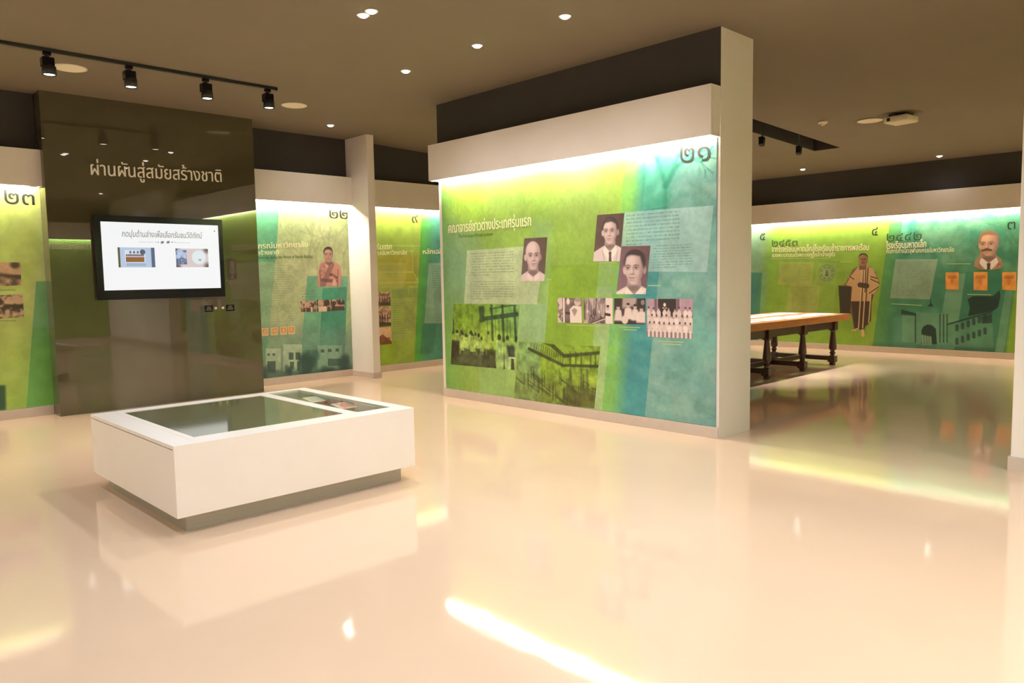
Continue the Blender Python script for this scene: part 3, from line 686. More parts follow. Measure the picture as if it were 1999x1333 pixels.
print_photo('portrait_print', '21', [(2.75, 1.729), (3.082, 1.721), (3.029, 1.271), (2.684, 1.27)], por3, P21, 640, .003, label='sepia portrait of a man with a receding hairline')

SD, SL, SM = (58, 46, 52), (240, 224, 218), (150, 130, 132)
def strip_a(c):
    u, v, W_, H_ = c.u0, c.v0, c.w, c.h; backdrop(c, SM, SM); c.mix(c.noise(14), SD, .6)
    c.mix(((c.U < u+.2*W_)*np.ones_like(c.V))*(c.noise(26) > .5), SL, .8)
    c.seg((u+.26*W_, v), (u+.26*W_, v+H_), .07*W_, SL); c.ell(u+.44*W_, v+.86*H_, .07*W_, .13*H_, SL)
    c.poly([(u+.5*W_, v+.55*H_), (u+.66*W_, v+.7*H_), (u+.98*W_, v+.66*H_), (u+W_, v), (u+.52*W_, v)], SL)
    c.ell(u+.82*W_, v+.83*H_, .13*W_, .15*H_, (214, 190, 184)); c.ell(u+.84*W_, v+.92*H_, .13*W_, .08*H_, (170, 150, 150))
    c.poly([(u+.58*W_, v+.52*H_), (u+.7*W_, v+.6*H_), (u+.82*W_, v+.52*H_), (u+.7*W_, v+.26*H_)], (166, 148, 146))
    c.seg((u+.36*W_, v+.4*H_), (u+.48*W_, v+.38*H_), .1*H_, SD, .9)
def strip_b(c):
    u, v, W_, H_ = c.u0, c.v0, c.w, c.h; backdrop(c, (110, 94, 100), (90, 74, 80)); c.mix(np.clip(c.noise(24, 10)*1.6-.5, 0, 1), (226, 206, 204), .75)
    for i in range(14):
        x = u+rnd.uniform(.05, .7)*W_; c.seg((x, v+.35*H_), (x+.03*W_, v+H_), .006, rnd.choice((SL, SD)), .6)
    for i in range(10): c.ell(u+rnd.uniform(.05, .7)*W_, v+rnd.uniform(.15, .5)*H_, .035*W_, .05*H_, rnd.choice((SD, SL, SM)), .8)
    c.poly([(u+.2*W_, v), (u+.74*W_, v+.28*H_), (u+.74*W_, v+.15*H_), (u+.4*W_, v)], SD, .9); c.seg((u+.3*W_, v), (u+.74*W_, v+.2*H_), .012, SL, .9)
    c.poly([(u+.76*W_, v), (u+W_, v), (u+W_, v+H_), (u+.76*W_, v+H_)], (238, 222, 214)); c.ell(u+.84*W_, v+.62*H_, .05*W_, .09*H_, (206, 180, 172)); c.ell(u+.84*W_, v+.69*H_, .05*W_, .045*H_, SD); c.seg((u+.77*W_, v+.38*H_), (u+.9*W_, v+.36*H_), .1*H_, SD)
def strip_c(c):
    u, v, W_, H_ = c.u0, c.v0, c.w, c.h; backdrop(c, (64, 52, 58), (54, 42, 48))
    c.poly([(u+.26*W_, v+.6*H_), (u+.28*W_, v+H_), (u+.74*W_, v+H_), (u+.7*W_, v+.72*H_)], (212, 190, 186), .8, .01)
    c.poly([(u+.05*W_, v+.3*H_), (u+.95*W_, v+.36*H_), (u+.9*W_, v+.16*H_), (u+.1*W_, v+.12*H_)], (70, 56, 60), 1, .01)
    for x, y, s in ((.14, .55, .2), (.46, .62, .22), (.68, .58, .18), (.88, .5, .24)):
        c.poly([(u+(x-s*.7)*W_, v+(y-.42)*H_), (u+(x-s*.5)*W_, v+(y-.02)*H_), (u+x*W_, v+(y+.06)*H_), (u+(x+s*.5)*W_, v+(y-.02)*H_), (u+(x+s*.7)*W_, v+(y-.42)*H_)], SL, .95, .006)
        c.ell(u+x*W_, v+(y+.09)*H_, .055*W_, .09*H_, (206, 180, 176)); c.ell(u+x*W_, v+(y+.16)*H_, .055*W_, .045*H_, SD)
    c.ell(u+.35*W_, v+.18*H_, .11*W_, .16*H_, (230, 212, 206)); c.ell(u+.92*W_, v+.85*H_, .06*W_, .1*H_, SM)
def strip_d(c):
    u, v, W_, H_ = c.u0, c.v0, c.w, c.h; backdrop(c, (196, 166, 182), (186, 154, 172))
    for i in range(8): c.seg((u+(.02+.03*i)*W_, v+.4*H_), (u+(.02+.03*i)*W_, v+H_), .01, (170, 140, 158), .6); c.seg((u+(.76+.03*i)*W_, v+.4*H_), (u+(.76+.03*i)*W_, v+H_), .01, (170, 140, 158), .6)
    c.poly([(u+.25*W_, v+.3*H_), (u+.25*W_, v+H_), (u+.65*W_, v+H_), (u+.65*W_, v+.3*H_)], (50, 38, 44))
    c.seg((u+.2*W_, v+.5*H_), (u+.2*W_, v+H_), .03, (120, 96, 110)); c.seg((u+.69*W_, v+.5*H_), (u+.69*W_, v+H_), .03, (120, 96, 110))
    c.ell(u+.4*W_, v+.84*H_, .03*W_, .05*H_, SL); c.seg((u+.4*W_, v+.8*H_), (u+.4*W_, v+.6*H_), .012, SL); c.seg((u+.36*W_, v+.76*H_), (u+.44*W_, v+.76*H_), .01, SL)
    crowd(c, 3, 9, v+.34*H_, v+.72*H_, .62*H_, (240, 222, 218), (70, 52, 58))
    c.poly([(u, v), (u+W_, v), (u+W_, v+.14*H_), (u, v+.14*H_)], (96, 74, 82), .6)
    for i in range(11): c.seg((u+(i+.5)/11*W_, v), (u+(i+.5)/11*W_, v+.16*H_), .045*W_, (238, 220, 216), .95)
for pts, fn, lb in (([(1.909, 1.23), (2.241, 1.225), (2.237, 0.976), (1.91, 0.97)], strip_a, 'leftmost small sepia photograph of the row of four'),
                ([(2.27, 1.226), (2.635, 1.231), (2.632, 0.979), (2.264, 0.973)], strip_b, 'small sepia photograph of a laboratory bench'),
                ([(2.656, 1.229), (3.025, 1.231), (3.02, 0.987), (2.653, 0.978)], strip_c, 'small sepia photograph of men around a dark table'),
                ([(3.043, 1.227), (3.541, 1.231), (3.538, 0.873), (3.042, 0.872)], strip_d, 'sepia group photograph of men in white, last of the row')):
    print_photo('photo_print', '21', pts, fn, P21, 560, .002, label=lb)
lettering('heading', 'คณาจารย์ชาวต่างประเทศรุ่นแรก', '21', *[(0.149, 1.993), (1.537, 2.001)], .088, .002, M['cream'], P21, 40, .012)
lettering('subtitle', 'The First Group of Foreign Lecturers', '21', *[(0.328, 1.926), (0.928, 1.925)], .030, .002, M['green_ink'], P21, 16, .01, .25)
lettering('panel_number', '๒๑', '21', *[(3.407, 2.44), (3.712, 2.426)], .145, .002, M['ink'], P21, 44, 0)
for a, b in (([(1.745, 1.418), (1.827, 1.42)]), ([(2.472, 1.578), (2.694, 1.572)]), ([(3.055, 1.351), (3.198, 1.35)]), ([(2.021, 0.949), (2.479, 0.954)]), ([(2.721, 0.952), (2.965, 0.953)]), ([(2.765, 0.929), (2.923, 0.93)]), ([(3.169, 0.834), (3.447, 0.838)]), ([(3.209, 0.812), (3.42, 0.813)])):
    slab('caption', '21', [(a[0], a[1]-.004), (b[0], b[1]-.004), (b[0], b[1]+.004), (a[0], a[1]+.004)], 0, .001, M['caption'], P21)
# ---- back wall, left of the fin (number 22)
def paint22(c):
    c.mix(np.ones_like(c.a[..., 0]), (196, 206, 140)); c.mix(c.noise(2), (150, 184, 96), .75)
    m = np.clip((1.7-c.V)/1.4, 0, 1)*np.ones_like(c.U); c.mix(m, (136, 172, 122), .6)
    trees(c, 5, (150, 158, 96), .5, 1.55, 2, 1.1, 2.2, .3)
    c.poly([(0.418, 2.742), (1.211, 2.798), (1.11, 1.943), (0.928, 0.663), (0.751, -0.038), (0.282, 0.016)], (64, 158, 104), .85)
    c.poly([(0.367, 1.721), (1.666, 1.723), (1.577, 0.618), (0.316, 0.69)], (176, 186, 130), .5)
    c.poly([(1.567, 1.521), (2.245, 1.505), (2.106, -0.038), (1.363, 0.04)], (84, 166, 122), .85)
    c.poly([(1.808, 1.335), (2.216, 1.349), (2.106, -0.038), (1.363, 0.04), (1.406, 0.46), (1.711, 0.436)], (38, 124, 90), .85)
    a, b = [(0.841, 1.687), (1.326, 0.841)]; c.lines(a[0]-.5, b[0], b[1], a[1], 26, (128, 138, 100), .5)
    a, b = [(1.46, 1.32), (1.793, 1.162)]; c.lines(a[0], b[0], b[1], a[1], 4, (90, 120, 90), .5)
    # duotone of a white modern building along the bottom
    q = c.poly_mask([(0.323, 0.841), (2.326, 0.724), (2.288, -0.216), (0.282, 0.016)], .1); c.mix(q, (92, 128, 104), .65)
    for q, al in [([(0.883, 0.522), (1.106, 0.505), (1.092, 0.2), (0.869, 0.222)], 0.8), ([(1.147, 0.56), (1.442, 0.539), (1.424, 0.138), (1.129, 0.167)], 0.8), ([(1.689, 0.505), (2.101, 0.475), (2.085, 0.104), (1.673, 0.144)], 0.35)]:
        c.poly(q, (176, 206, 158), al)
    for q in [[(0.898, 0.342), (1.02, 0.331), (1.013, 0.172), (0.89, 0.184)], [(1.228, 0.437), (1.3, 0.431), (1.295, 0.328), (1.224, 0.335)], [(1.332, 0.429), (1.404, 0.423), (1.4, 0.319), (1.327, 0.326)], [(1.238, 0.304), (1.302, 0.298), (1.297, 0.195), (1.234, 0.201)], [(1.35, 0.294), (1.398, 0.29), (1.392, 0.156), (1.344, 0.161)], [(1.736, 0.441), (1.796, 0.437), (1.794, 0.391), (1.734, 0.396)], [(1.855, 0.44), (1.916, 0.435), (1.914, 0.389), (1.854, 0.394)], [(1.985, 0.437), (2.046, 0.432), (2.044, 0.386), (1.983, 0.391)], [(1.849, 0.295), (2.075, 0.275), (2.07, 0.167), (1.845, 0.188)], [(0.903, 0.449), (0.941, 0.446), (0.939, 0.417), (0.901, 0.42)], [(0.979, 0.443), (1.017, 0.44), (1.016, 0.411), (0.978, 0.414)]]:
        c.poly(q, (36, 60, 46), .85)
    for p, z, r in [(1.462, 0.254, 0.12), (1.579, 0.288, 0.13), (1.507, 0.16, 0.14), (1.209, 0.174, 0.07), (1.84, 0.082, 0.12), (0.837, 0.168, 0.1), (2.123, 0.147, 0.14)]:
        for k in range(6): c.ell(p+rnd.uniform(-r, r)*.6, z+rnd.uniform(-r, r)*.8, r*.5, r*.6, (28, 56, 44), .6, .8)
    c.poly([(0.293, 0.243), (2.302, 0.138), (2.288, -0.216), (0.282, 0.016)], (24, 50, 40), .6, .03)
    c.mottle(.09, 6); c.mottle(.04, 30)
P22 = panel('exhibit_panel', '22', .35, FIN_X0-4.0-.004, .104, PEL_B[0], paint22, 'pale green panel numbered ๒๒ left of the white fin', 300)

def officer(c):
    u, v, W_, H_ = c.u0, c.v0, c.w, c.h; backdrop(c, (206, 150, 140), (214, 160, 150))
    portrait(c, u+.5*W_, v+.61*H_, .37*H_, turn=-.02, jacket=(210, 152, 142), skin=(196, 150, 134), high_collar=True, hairc=(40, 30, 34))
    c.seg((u+.62*W_, v+.55*H_), (u+.25*W_, v+.05*H_), .08, (126, 88, 96), .7); c.mix(c.ell_mask(u+.28*W_, v+.38*H_, .14*W_, .2*H_, .5)*c.noise(30), (110, 78, 86), .6)
    for k in range(6): c.ell(u+rnd.uniform(.55, .8)*W_, v+rnd.uniform(.2, .42)*H_, .02, .022, (110, 66, 60), .8)
    c.seg((u+.2*W_, v+.17*H_), (u+.78*W_, v+.13*H_), .05, (104, 74, 80), .8); c.ell(u+.7*W_, v+.1*H_, .035, .05, (230, 190, 176), .9)
    c.seg((u+.86*W_, v+.42*H_), (u+.83*W_, v), .02, (130, 84, 82), .7); c.seg((u+.13*W_, v+.4*H_), (u+.15*W_, v), .02, (130, 84, 82), .7)
print_photo('portrait_cutout', '22', [(1.717, 1.363), (1.747, 1.582), (1.778, 1.698), (1.85, 1.724), (1.864, 1.746), (1.845, 1.806), (1.84, 1.881), (1.867, 1.929), (1.919, 1.949), (1.97, 1.938), (1.998, 1.89), (1.999, 1.807), (1.962, 1.743), (1.978, 1.724), (2.081, 1.698), (2.122, 1.641), (2.13, 1.503), (2.106, 1.359)], officer, P22, 640, .002, label='cut-out portrait of a man in a decorated pink uniform')
def street(c):
    backdrop(c, (206, 168, 152), (196, 156, 140)); c.mix(np.clip(c.noise(18, 14)*2.4-1.0, 0, 1), (52, 38, 36), .95)
    c.poly([(c.u0, c.v0), (c.u0+c.w, c.v0), (c.u0+c.w, c.v0+.25*c.h), (c.u0, c.v0+.3*c.h)], (46, 34, 32), .6, .02)
    for i in range(7):
        x = c.u0+rnd.uniform(.1, .9)*c.w; c.ell(x, c.v0+.36*c.h, .014, .02, (216, 178, 164)); c.seg((x, c.v0+.3*c.h), (x, c.v0+.05*c.h), .04, rnd.choice(((236, 206, 190), (70, 52, 50))), .9)
for q, lb in (([(1.443, 1.159), (1.692, 1.158), (1.685, 0.998), (1.442, 1.005)], 'leftmost sepia photograph of the row of three'), ([(1.703, 1.171), (1.929, 1.165), (1.922, 0.995), (1.7, 0.999)], 'middle sepia photograph of the row of three'), ([(1.938, 1.168), (2.17, 1.165), (2.163, 1.0), (1.931, 0.998)], 'rightmost sepia photograph of the row of three')):
    print_photo('photo_print', '22', q, street, P22, 560, .002, label=lb)
def stamp(c):
    u, v, W_, H_ = c.u0, c.v0, c.w, c.h; c.mix(np.ones_like(c.a[..., 0]), (232, 206, 158))
    c.mix(c.poly_mask([(u+.12*W_, v+.2*H_), (u+.88*W_, v+.2*H_), (u+.88*W_, v+.88*H_), (u+.12*W_, v+.88*H_)])*(.35+.65*c.noise(40)), (214, 122, 62), .8)
    c.ell(u+.5*W_, v+.55*H_, .2*W_, .2*H_, (236, 196, 140), .8, .5)
for q in ([(0.834, 0.807), (0.933, 0.805), (0.93, 0.698), (0.833, 0.702)], [(0.968, 0.809), (1.075, 0.807), (1.072, 0.696), (0.967, 0.699)], [(1.106, 0.811), (1.214, 0.809), (1.212, 0.696), (1.106, 0.698)], [(1.23, 0.812), (1.335, 0.811), (1.333, 0.696), (1.229, 0.698)]):
    print_photo('emblem_print', '22', q, stamp, P22, 700, .002)
lettering('heading', 'จุฬาลงกรณ์มหาวิทยาลัย', '22', *[(0.53, 1.886), (1.593, 1.94)], .058, .002, M['cream'], P22, 32, .015)
lettering('heading', 'ยุคสร้างชาติ', '22', *[(0.707, 1.809), (1.136, 1.83)], .045, .002, M['cream'], P22, 28, .015)
lettering('subtitle', 'University during the Period of Nation Building', '22', *[(0.8, 1.757), (1.661, 1.783)], .034, .002, M['green_ink'], P22, 16, .012, .25)
lettering('panel_number', '๒๒', '22', *[(1.962, 2.361), (2.284, 2.363)], .115, .002, M['ink'], P22, 40, .012)

# ---- back wall, right of the fin (number 9)
def paint9(c):
    c.mix(np.ones_like(c.a[..., 0]), (150, 178, 56)); c.mix(c.noise(1.5), (120, 158, 30), .6)
    c.poly([(0.442, 1.833), (1.568, 1.843), (1.549, 1.304), (0.422, 1.329)], (152, 138, 24), .75, .05)
    for p, q in [[(0.838, 1.979), (1.635, 1.984)], [(0.823, 1.567), (1.445, 1.562)], [(0.816, 1.4), (1.594, 1.395)], [(1.355, 1.898), (1.467, 1.899)], [(1.456, 1.899), (1.455, 1.562)], [(1.455, 1.562), (1.553, 1.42)], [(1.385, 1.324), (1.571, 1.32)]]:
        c.seg(p, q, .025, (170, 206, 80), .7)
    c.poly([(0.762, 1.71), (1.348, 1.71), (1.294, 1.31), (0.747, 1.314)], (172, 176, 70), .55)
    c.poly([(0.987, 1.316), (1.56, 1.32), (1.48, 0.489), (0.955, 0.46)], (146, 168, 66), .8)
    c.mix(c.poly_mask([(1.035, 1.291), (1.539, 1.296), (1.534, 1.155), (1.029, 1.146)])*(c.noise(9, 2) > .5), (112, 140, 46), .6)
    a, b = [(0.789, 1.678), (1.273, 1.572)]; c.lines(a[0], b[0], b[1], a[1], 4, (120, 120, 40), .6)
    a, b = [(1.037, 1.089), (1.462, 0.574)]; c.lines(a[0], b[0], b[1], a[1], 14, (100, 130, 50), .6)
    m = c.poly_mask([(1.694, 2.811), (3.726, 2.937), (3.646, -0.413), (1.405, -0.176)])
    P0 = [(1.67, 2.415), (1.443, 0.132)]; k = (P0[1][0]-P0[0][0])/(P0[1][1]-P0[0][1]); t = c.U-(P0[0][0]+k*(c.V-P0[0][1]))
    f = np.clip(t/.28, 0, 1)[..., None]; col = np.array((66, 158, 34))*(1-f)+np.array((52, 126, 96))*f
    c.a = c.a*(1-m[..., None]) + m[..., None]*col
    c.poly([(1.783, 1.706), (3.191, 1.712), (3.04, 0.656), (1.658, 0.722)], (140, 178, 146), .75)
    a, b = [(1.835, 1.669), (2.92, 0.735)]; c.lines(a[0], b[0], b[1], a[1], 24, (70, 110, 90), .6, slant=-.06)
    c.poly([(1.623, 0.716), (1.911, 0.7), (1.83, 0.209), (1.554, 0.231)], (34, 100, 70), .6)
    for p, q in [[(1.976, 2.377), (2.074, 2.38)], [(1.975, 2.335), (2.073, 2.338)], [(1.974, 2.293), (2.071, 2.296)], [(1.972, 2.251), (2.07, 2.253)], [(1.971, 2.208), (2.069, 2.211)], [(1.969, 2.166), (2.067, 2.169)], [(1.968, 2.124), (2.066, 2.127)], [(1.967, 2.082), (2.064, 2.084)], [(1.965, 2.04), (2.063, 2.042)], [(1.964, 1.998), (2.062, 1.999)], [(1.963, 1.956), (2.06, 1.957)], [(1.961, 1.913), (2.059, 1.915)], [(1.96, 1.871), (2.058, 1.872)], [(1.959, 1.829), (2.056, 1.83)]]:
        c.seg(p, q, .014, (40, 100, 80), .6)
    c.poly([(0.811, 0.494), (1.104, 0.474), (1.038, 0.028), (0.747, 0.056)], (132, 172, 20), .7)
    c.mottle(.09, 6)
P9 = panel('exhibit_panel', '9', FIN_X1-6.0+.004, 4.4, .104, PEL_B[0], paint9, 'yellow green panel numbered ๙ between white fin and centre wall', 260)
def house(c):
    u, v, W_, H_ = c.u0, c.v0, c.w, c.h; backdrop(c, (222, 184, 158), (212, 172, 146)); c.mix(np.clip(c.noise(14)*2-1, 0, 1)*(c.V < v+.7*H_), (60, 42, 36), .9)
    c.poly([(u+.2*W_, v+.72*H_), (u+.55*W_, v+.95*H_), (u+.95*W_, v+.7*H_)], (140, 96, 84), .6, .01); c.poly([(u+.3*W_, v+.25*H_), (u+.9*W_, v+.25*H_), (u+.9*W_, v+.7*H_), (u+.3*W_, v+.7*H_)], (216, 178, 156), .6, .01)
    c.mix(np.clip(c.noise(22)*2-1, 0, 1), (70, 48, 42), .8)
    for k in range(4): c.seg((u+(.38+.14*k)*W_, v+.3*H_), (u+(.38+.14*k)*W_, v+.6*H_), .02, (80, 54, 48))
    c.poly([(u, v), (u+W_, v), (u+W_, v+.2*H_), (u, v+.28*H_)], (54, 38, 32), .8)
def ruin(c):
    u, v, W_, H_ = c.u0, c.v0, c.w, c.h; backdrop(c, (228, 190, 158), (220, 180, 146))
    c.poly([(u, v), (u, v+.7*H_), (u+.12*W_, v+.8*H_), (u+.2*W_, v+.4*H_), (u+.5*W_, v+.6*H_), (u+.75*W_, v+.35*H_), (u+W_, v+.15*H_), (u+W_, v)], (128, 72, 48), .95)
    c.mix(c.noise(18)*(c.V < v+.4*H_), (80, 40, 26), .6)
for q, fn, lb in (([(0.678, 1.256), (1.004, 1.255), (1.0, 1.041), (0.675, 1.042)], house, 'uppermost sepia photograph of the stacked three'), ([(0.674, 1.022), (1.0, 1.021), (0.996, 0.717), (0.667, 0.712)], house, 'middle sepia photograph of the stacked three'), ([(0.671, 0.704), (0.998, 0.697), (0.998, 0.432), (0.67, 0.432)], ruin, 'lowest sepia photograph of the stacked three')):
    print_photo('photo_print', '9', q, fn, P9, 560, .002, label=lb)
lettering('heading', 'ระยะเริ่มแรก', '9', *[(0.564, 1.908), (1.058, 1.927)], .062, .002, M['cream'], P9, 30, .015)
lettering('heading', 'จุฬาลงกรณ์มหาวิทยาลัย', '9', *[(0.478, 1.822), (1.343, 1.845)], .052, .002, M['cream'], P9, 28, .015)
lettering('heading', 'หลักเฉลิม', '9', *[(1.666, 1.852), (2.145, 1.869)], .062, .002, M['cream'], P9, 30, .02)
lettering('panel_number', '๙', '9', *[(1.462, 2.353), (1.585, 2.355)], .12, .002, M['ink'], P9, 36, .01)

# ---- left wall (number 23)
def paint23(c):
    c.mix(np.ones_like(c.a[..., 0]), (172, 200, 74)); c.mix(c.noise(2.5), (190, 210, 100), .7); c.mix(np.clip((1.2-c.V), 0, 1)*np.ones_like(c.U), (140, 186, 50), .6)
    c.poly([(2.244, 2.894), (2.384, 2.908), (2.168, 0.052), (1.965, 0.08), (2.166, 1.941)], (190, 214, 160), .55, .05)
    c.poly([(2.103, 1.496), (2.31, 1.493), (2.222, 0.016), (1.92, 0.057)], (70, 150, 66), .85); c.poly([(2.103, 1.496), (2.31, 1.493), (2.279, 0.97), (2.035, 0.985)], (110, 172, 110), .5)
    c.poly([(2.013, 0.873), (2.274, 0.884), (2.222, 0.016), (1.92, 0.057)], (86, 170, 30), .5, .1)
    a, b = [(1.246, 1.688), (1.9, 1.383)]
    for p, q in [[(1.622, 1.406), (1.901, 1.405)], [(1.602, 1.081), (1.881, 1.072)]]:
        c.seg(p, q, .012, (110, 140, 50), .7)
    c.poly([(1.425, 0.42), (1.748, 0.38), (1.736, 0.11), (1.406, 0.122)], (28, 62, 34), .95, .01)
    c.mottle(.06, 8); trees(c, 3, (150, 180, 70), .4, 1.6, 2, 1.2, 2.1, .25)
P23 = panel('exhibit_panel', '23', -1.2, 2.205, .108, PEL_C[0], paint23, 'lime green panel numbered ๒๓ at the left edge', 240)
def tramp(c):
    u, v, W_, H_ = c.u0, c.v0, c.w, c.h; backdrop(c, (208, 172, 140), (196, 160, 132))
    c.poly([(u, v+.75*H_), (u+W_, v+.45*H_), (u+W_, v+.35*H_), (u, v+.5*H_)], (70, 54, 46), .9, .01); c.mix((c.noise(14)*(c.V < v+.5*H_)), (56, 44, 38), .8)
    c.ell(u+.88*W_, v+.9*H_, .1*W_, .14*H_, (60, 46, 40), .9, .8)
def trees_ph(c):
    backdrop(c, (206, 174, 146), (196, 164, 138)); c.mix(np.clip(c.noise(12)*2.4-1, 0, 1), (58, 46, 40), .95)
print_photo('photo_print', '23', [(1.529, 1.704), (1.967, 1.704), (1.959, 1.457), (1.516, 1.436)], tramp, P23, 420, .002, label='upper sepia photograph with a long roof')
print_photo('photo_print', '23', [(1.511, 1.353), (1.965, 1.356), (1.965, 1.11), (1.503, 1.091)], trees_ph, P23, 420, .002, label='lower sepia photograph of trees')
lettering('panel_number', '๒๓', '23', *[(1.86, 2.335), (2.141, 2.328)], .135, .002, M['ink'], P23, 40, .005)

# ---- side room wall (numbers 5, 4 and 3)
def paintR(c):
    c.mix(np.ones_like(c.a[..., 0]), (134, 176, 46)); c.mix(c.noise(1.2), (104, 158, 22), .6)
    m = c.poly_mask([(-1.14, 2.971), (1.321, 2.777), (1.027, -0.273), (-1.14, -0.413)], .12); c.mix(m, (108, 152, 112), .9)
    c.poly([(0.131, 1.475), (1.141, 1.459), (1.05, -0.271), (0.142, -0.33)], (34, 104, 84), .85); c.poly([(1.141, 1.459), (1.272, 1.457), (1.183, -0.263), (1.05, -0.271)], (112, 156, 118), .6, .02)
    c.poly([(1.329, 2.078), (1.474, 2.369), (1.378, 1.576), (1.23, 0.357), (1.067, 0.145)], (92, 158, 24), .7, .1)
    c.poly([(1.504, 1.659), (2.194, 1.64), (2.145, 1.216), (1.473, 1.22)], (164, 176, 70), .75)
    c.poly([(1.709, 1.242), (2.323, 1.194), (2.238, 0.54), (1.625, 0.522)], (164, 176, 70), .75)
    a, b = [(1.558, 1.611), (2.127, 1.258)]; c.lines(a[0], b[0], b[1], a[1], 11, (110, 130, 50), .7)
    a, b = [(1.762, 1.182), (2.257, 0.589)]; c.lines(a[0], b[0], b[1], a[1], 18, (110, 130, 50), .7)
    c.poly([(2.288, 1.642), (2.625, 1.633), (2.576, 1.227), (2.187, 1.229)], (140, 172, 60), .7); c.poly([(2.629, 1.453), (2.779, 1.451), (2.705, 0.41), (2.562, 0.405)], (112, 158, 30), .6)
    p, q = [(2.298, 1.642), (2.887, 1.626)]; c.seg(p, q, .012, (90, 130, 30), .7)
    (ex, ez), = [(2.438, 1.428)]
    for r, cc in ((.155, (84, 118, 52)), (.14, (150, 176, 84)), (.125, (96, 130, 60)), (.09, (150, 176, 90))): c.ell(ex, ez, r, r, cc, .85, .06)
    for k in range(8): c.seg((ex+.1*math.cos(k*.785), ez+.1*math.sin(k*.785)), (ex+.13*math.cos(k*.785), ez+.13*math.sin(k*.785)), .02, (170, 190, 100), .7)
    c.poly([(ex-.035, ez-.06), (ex+.035, ez-.06), (ex+.01, ez+.06), (ex-.01, ez+.06)], (66, 96, 44), .9)
    # the teal third
    m = c.poly_mask([(3.574, 2.598), (6.509, 2.366), (6.602, -0.065), (3.246, -0.316)]); P0 = [(3.575, 2.554), (3.267, -0.034)]; k = (P0[1][0]-P0[0][0])/(P0[1][1]-P0[0][1]); t = c.U-(P0[0][0]+k*(c.V-P0[0][1]))
    f = np.clip(t/.3, 0, 1)[..., None]; col = np.array((74, 142, 52))*(1-f)+np.array((48, 118, 78))*f; c.a = c.a*(1-m[..., None])+m[..., None]*col
    m3 = c.poly_mask([(3.975, 2.567), (6.509, 2.366), (6.547, 1.386), (3.838, 1.432)], .1); c.mix(m3*c.noise(5), (110, 172, 116), .8)
    trees(c, 7, (50, 112, 62), .5, 1.5, 2, [(4.706, 1.671)][0][0], [(5.57, 1.643)][0][0], .3)
    c.poly([(3.76, 2.584), (3.958, 2.568), (3.924, 1.959), (3.724, 1.968)], (96, 190, 136), .7); 
    for i in range(7):
        (x, y), = [(3.918, 2.222)]; c.ell(x+rnd.uniform(-.06, .06), y+rnd.uniform(-.2, .25), .05, .09, (36, 124, 90), .6, .8)
    c.poly([(3.651, 1.653), (4.324, 1.634), (4.226, 0.951), (3.569, 0.968)], (158, 178, 136), .7)
    a, b = [(3.682, 1.605), (4.225, 1.008)]; c.lines(a[0], b[0], b[1], a[1], 22, (84, 110, 80), .6, slant=.02)
    c.poly([(4.499, 1.387), (4.759, 1.383), (4.615, 0.047), (4.324, 0.029)], (112, 166, 120), .7); c.poly([(3.62, 0.624), (4.342, 0.817), (4.612, 0.133), (3.635, -0.012)], (70, 138, 104), .7, .03)
    c.poly([(4.751, 1.417), (5.264, 1.408), (5.27, 0.086), (4.615, 0.047)], (38, 108, 76), .6)
    # buildings in silhouette along the foot
    D = (18, 36, 28)
    c.poly([(4.794, 0.96), (4.868, 1.011), (5.154, 1.013), (5.21, 1.071), (5.245, 1.112), (5.262, 1.014), (5.232, 0.832), (5.176, 0.781), (4.995, 0.727), (4.81, 0.681), (4.829, 0.825)], D, .95)
    c.poly([(4.19, 0.832), (4.225, 0.885), (4.232, 1.008), (4.246, 0.886), (4.283, 0.834)], D, .9)
    c.poly([(3.762, 0.772), (4.063, 0.698), (4.064, 0.662), (3.764, 0.691)], D, .85)
    c.poly([(3.782, 0.655), (3.99, 0.66), (4.002, 0.207), (3.793, 0.196)], (96, 156, 114), .8); c.poly([(4.005, 0.723), (4.408, 0.714), (4.423, 0.192), (4.019, 0.172)], (86, 146, 106), .85)
    c.poly([(4.11, 0.176), (4.103, 0.424), (4.134, 0.487), (4.198, 0.525), (4.271, 0.51), (4.328, 0.45), (4.351, 0.189)], D, .95)
    for p, q in [[(4.122, 0.328), (4.134, 0.178)], [(4.163, 0.321), (4.175, 0.18)], [(4.204, 0.314), (4.215, 0.182)], [(4.244, 0.307), (4.255, 0.184)]]:
        c.seg(p, q, .035, (130, 180, 136), .8)
    for p, q in [[(3.998, 0.687), (4.01, 0.207)], [(4.385, 0.696), (4.398, 0.226)], [(4.44, 0.698), (4.453, 0.229)], [(4.495, 0.699), (4.508, 0.231)]]:
        c.seg(p, q, .022, D, .7)
    c.poly([(4.508, 0.518), (5.148, 0.747), (5.195, 0.165), (4.518, 0.162)], (72, 132, 96), .85); p, q = [(4.508, 0.535), (5.148, 0.755)]; c.seg(p, q, .03, D, .8)
    c.poly([(4.997, 0.677), (5.149, 0.731), (5.161, 0.581), (5.015, 0.56)], D, .8)
    for p, q in [[(4.648, 0.514), (4.65, 0.445)], [(4.654, 0.29), (4.656, 0.222)], [(4.731, 0.551), (4.733, 0.482)], [(4.737, 0.328), (4.739, 0.26)], [(4.813, 0.587), (4.815, 0.519)], [(4.82, 0.366), (4.822, 0.298)], [(4.894, 0.624), (4.896, 0.556)], [(4.901, 0.404), (4.903, 0.336)], [(4.975, 0.659), (4.977, 0.592)], [(4.982, 0.441), (4.984, 0.373)], [(5.055, 0.695), (5.057, 0.628)], [(5.062, 0.477), (5.064, 0.41)]]:
        c.seg(p, q, .05, D, .7)
    c.poly([(3.263, 0.152), (5.618, 0.205), (5.624, 0.025), (3.269, -0.127)], D, .3, .04)
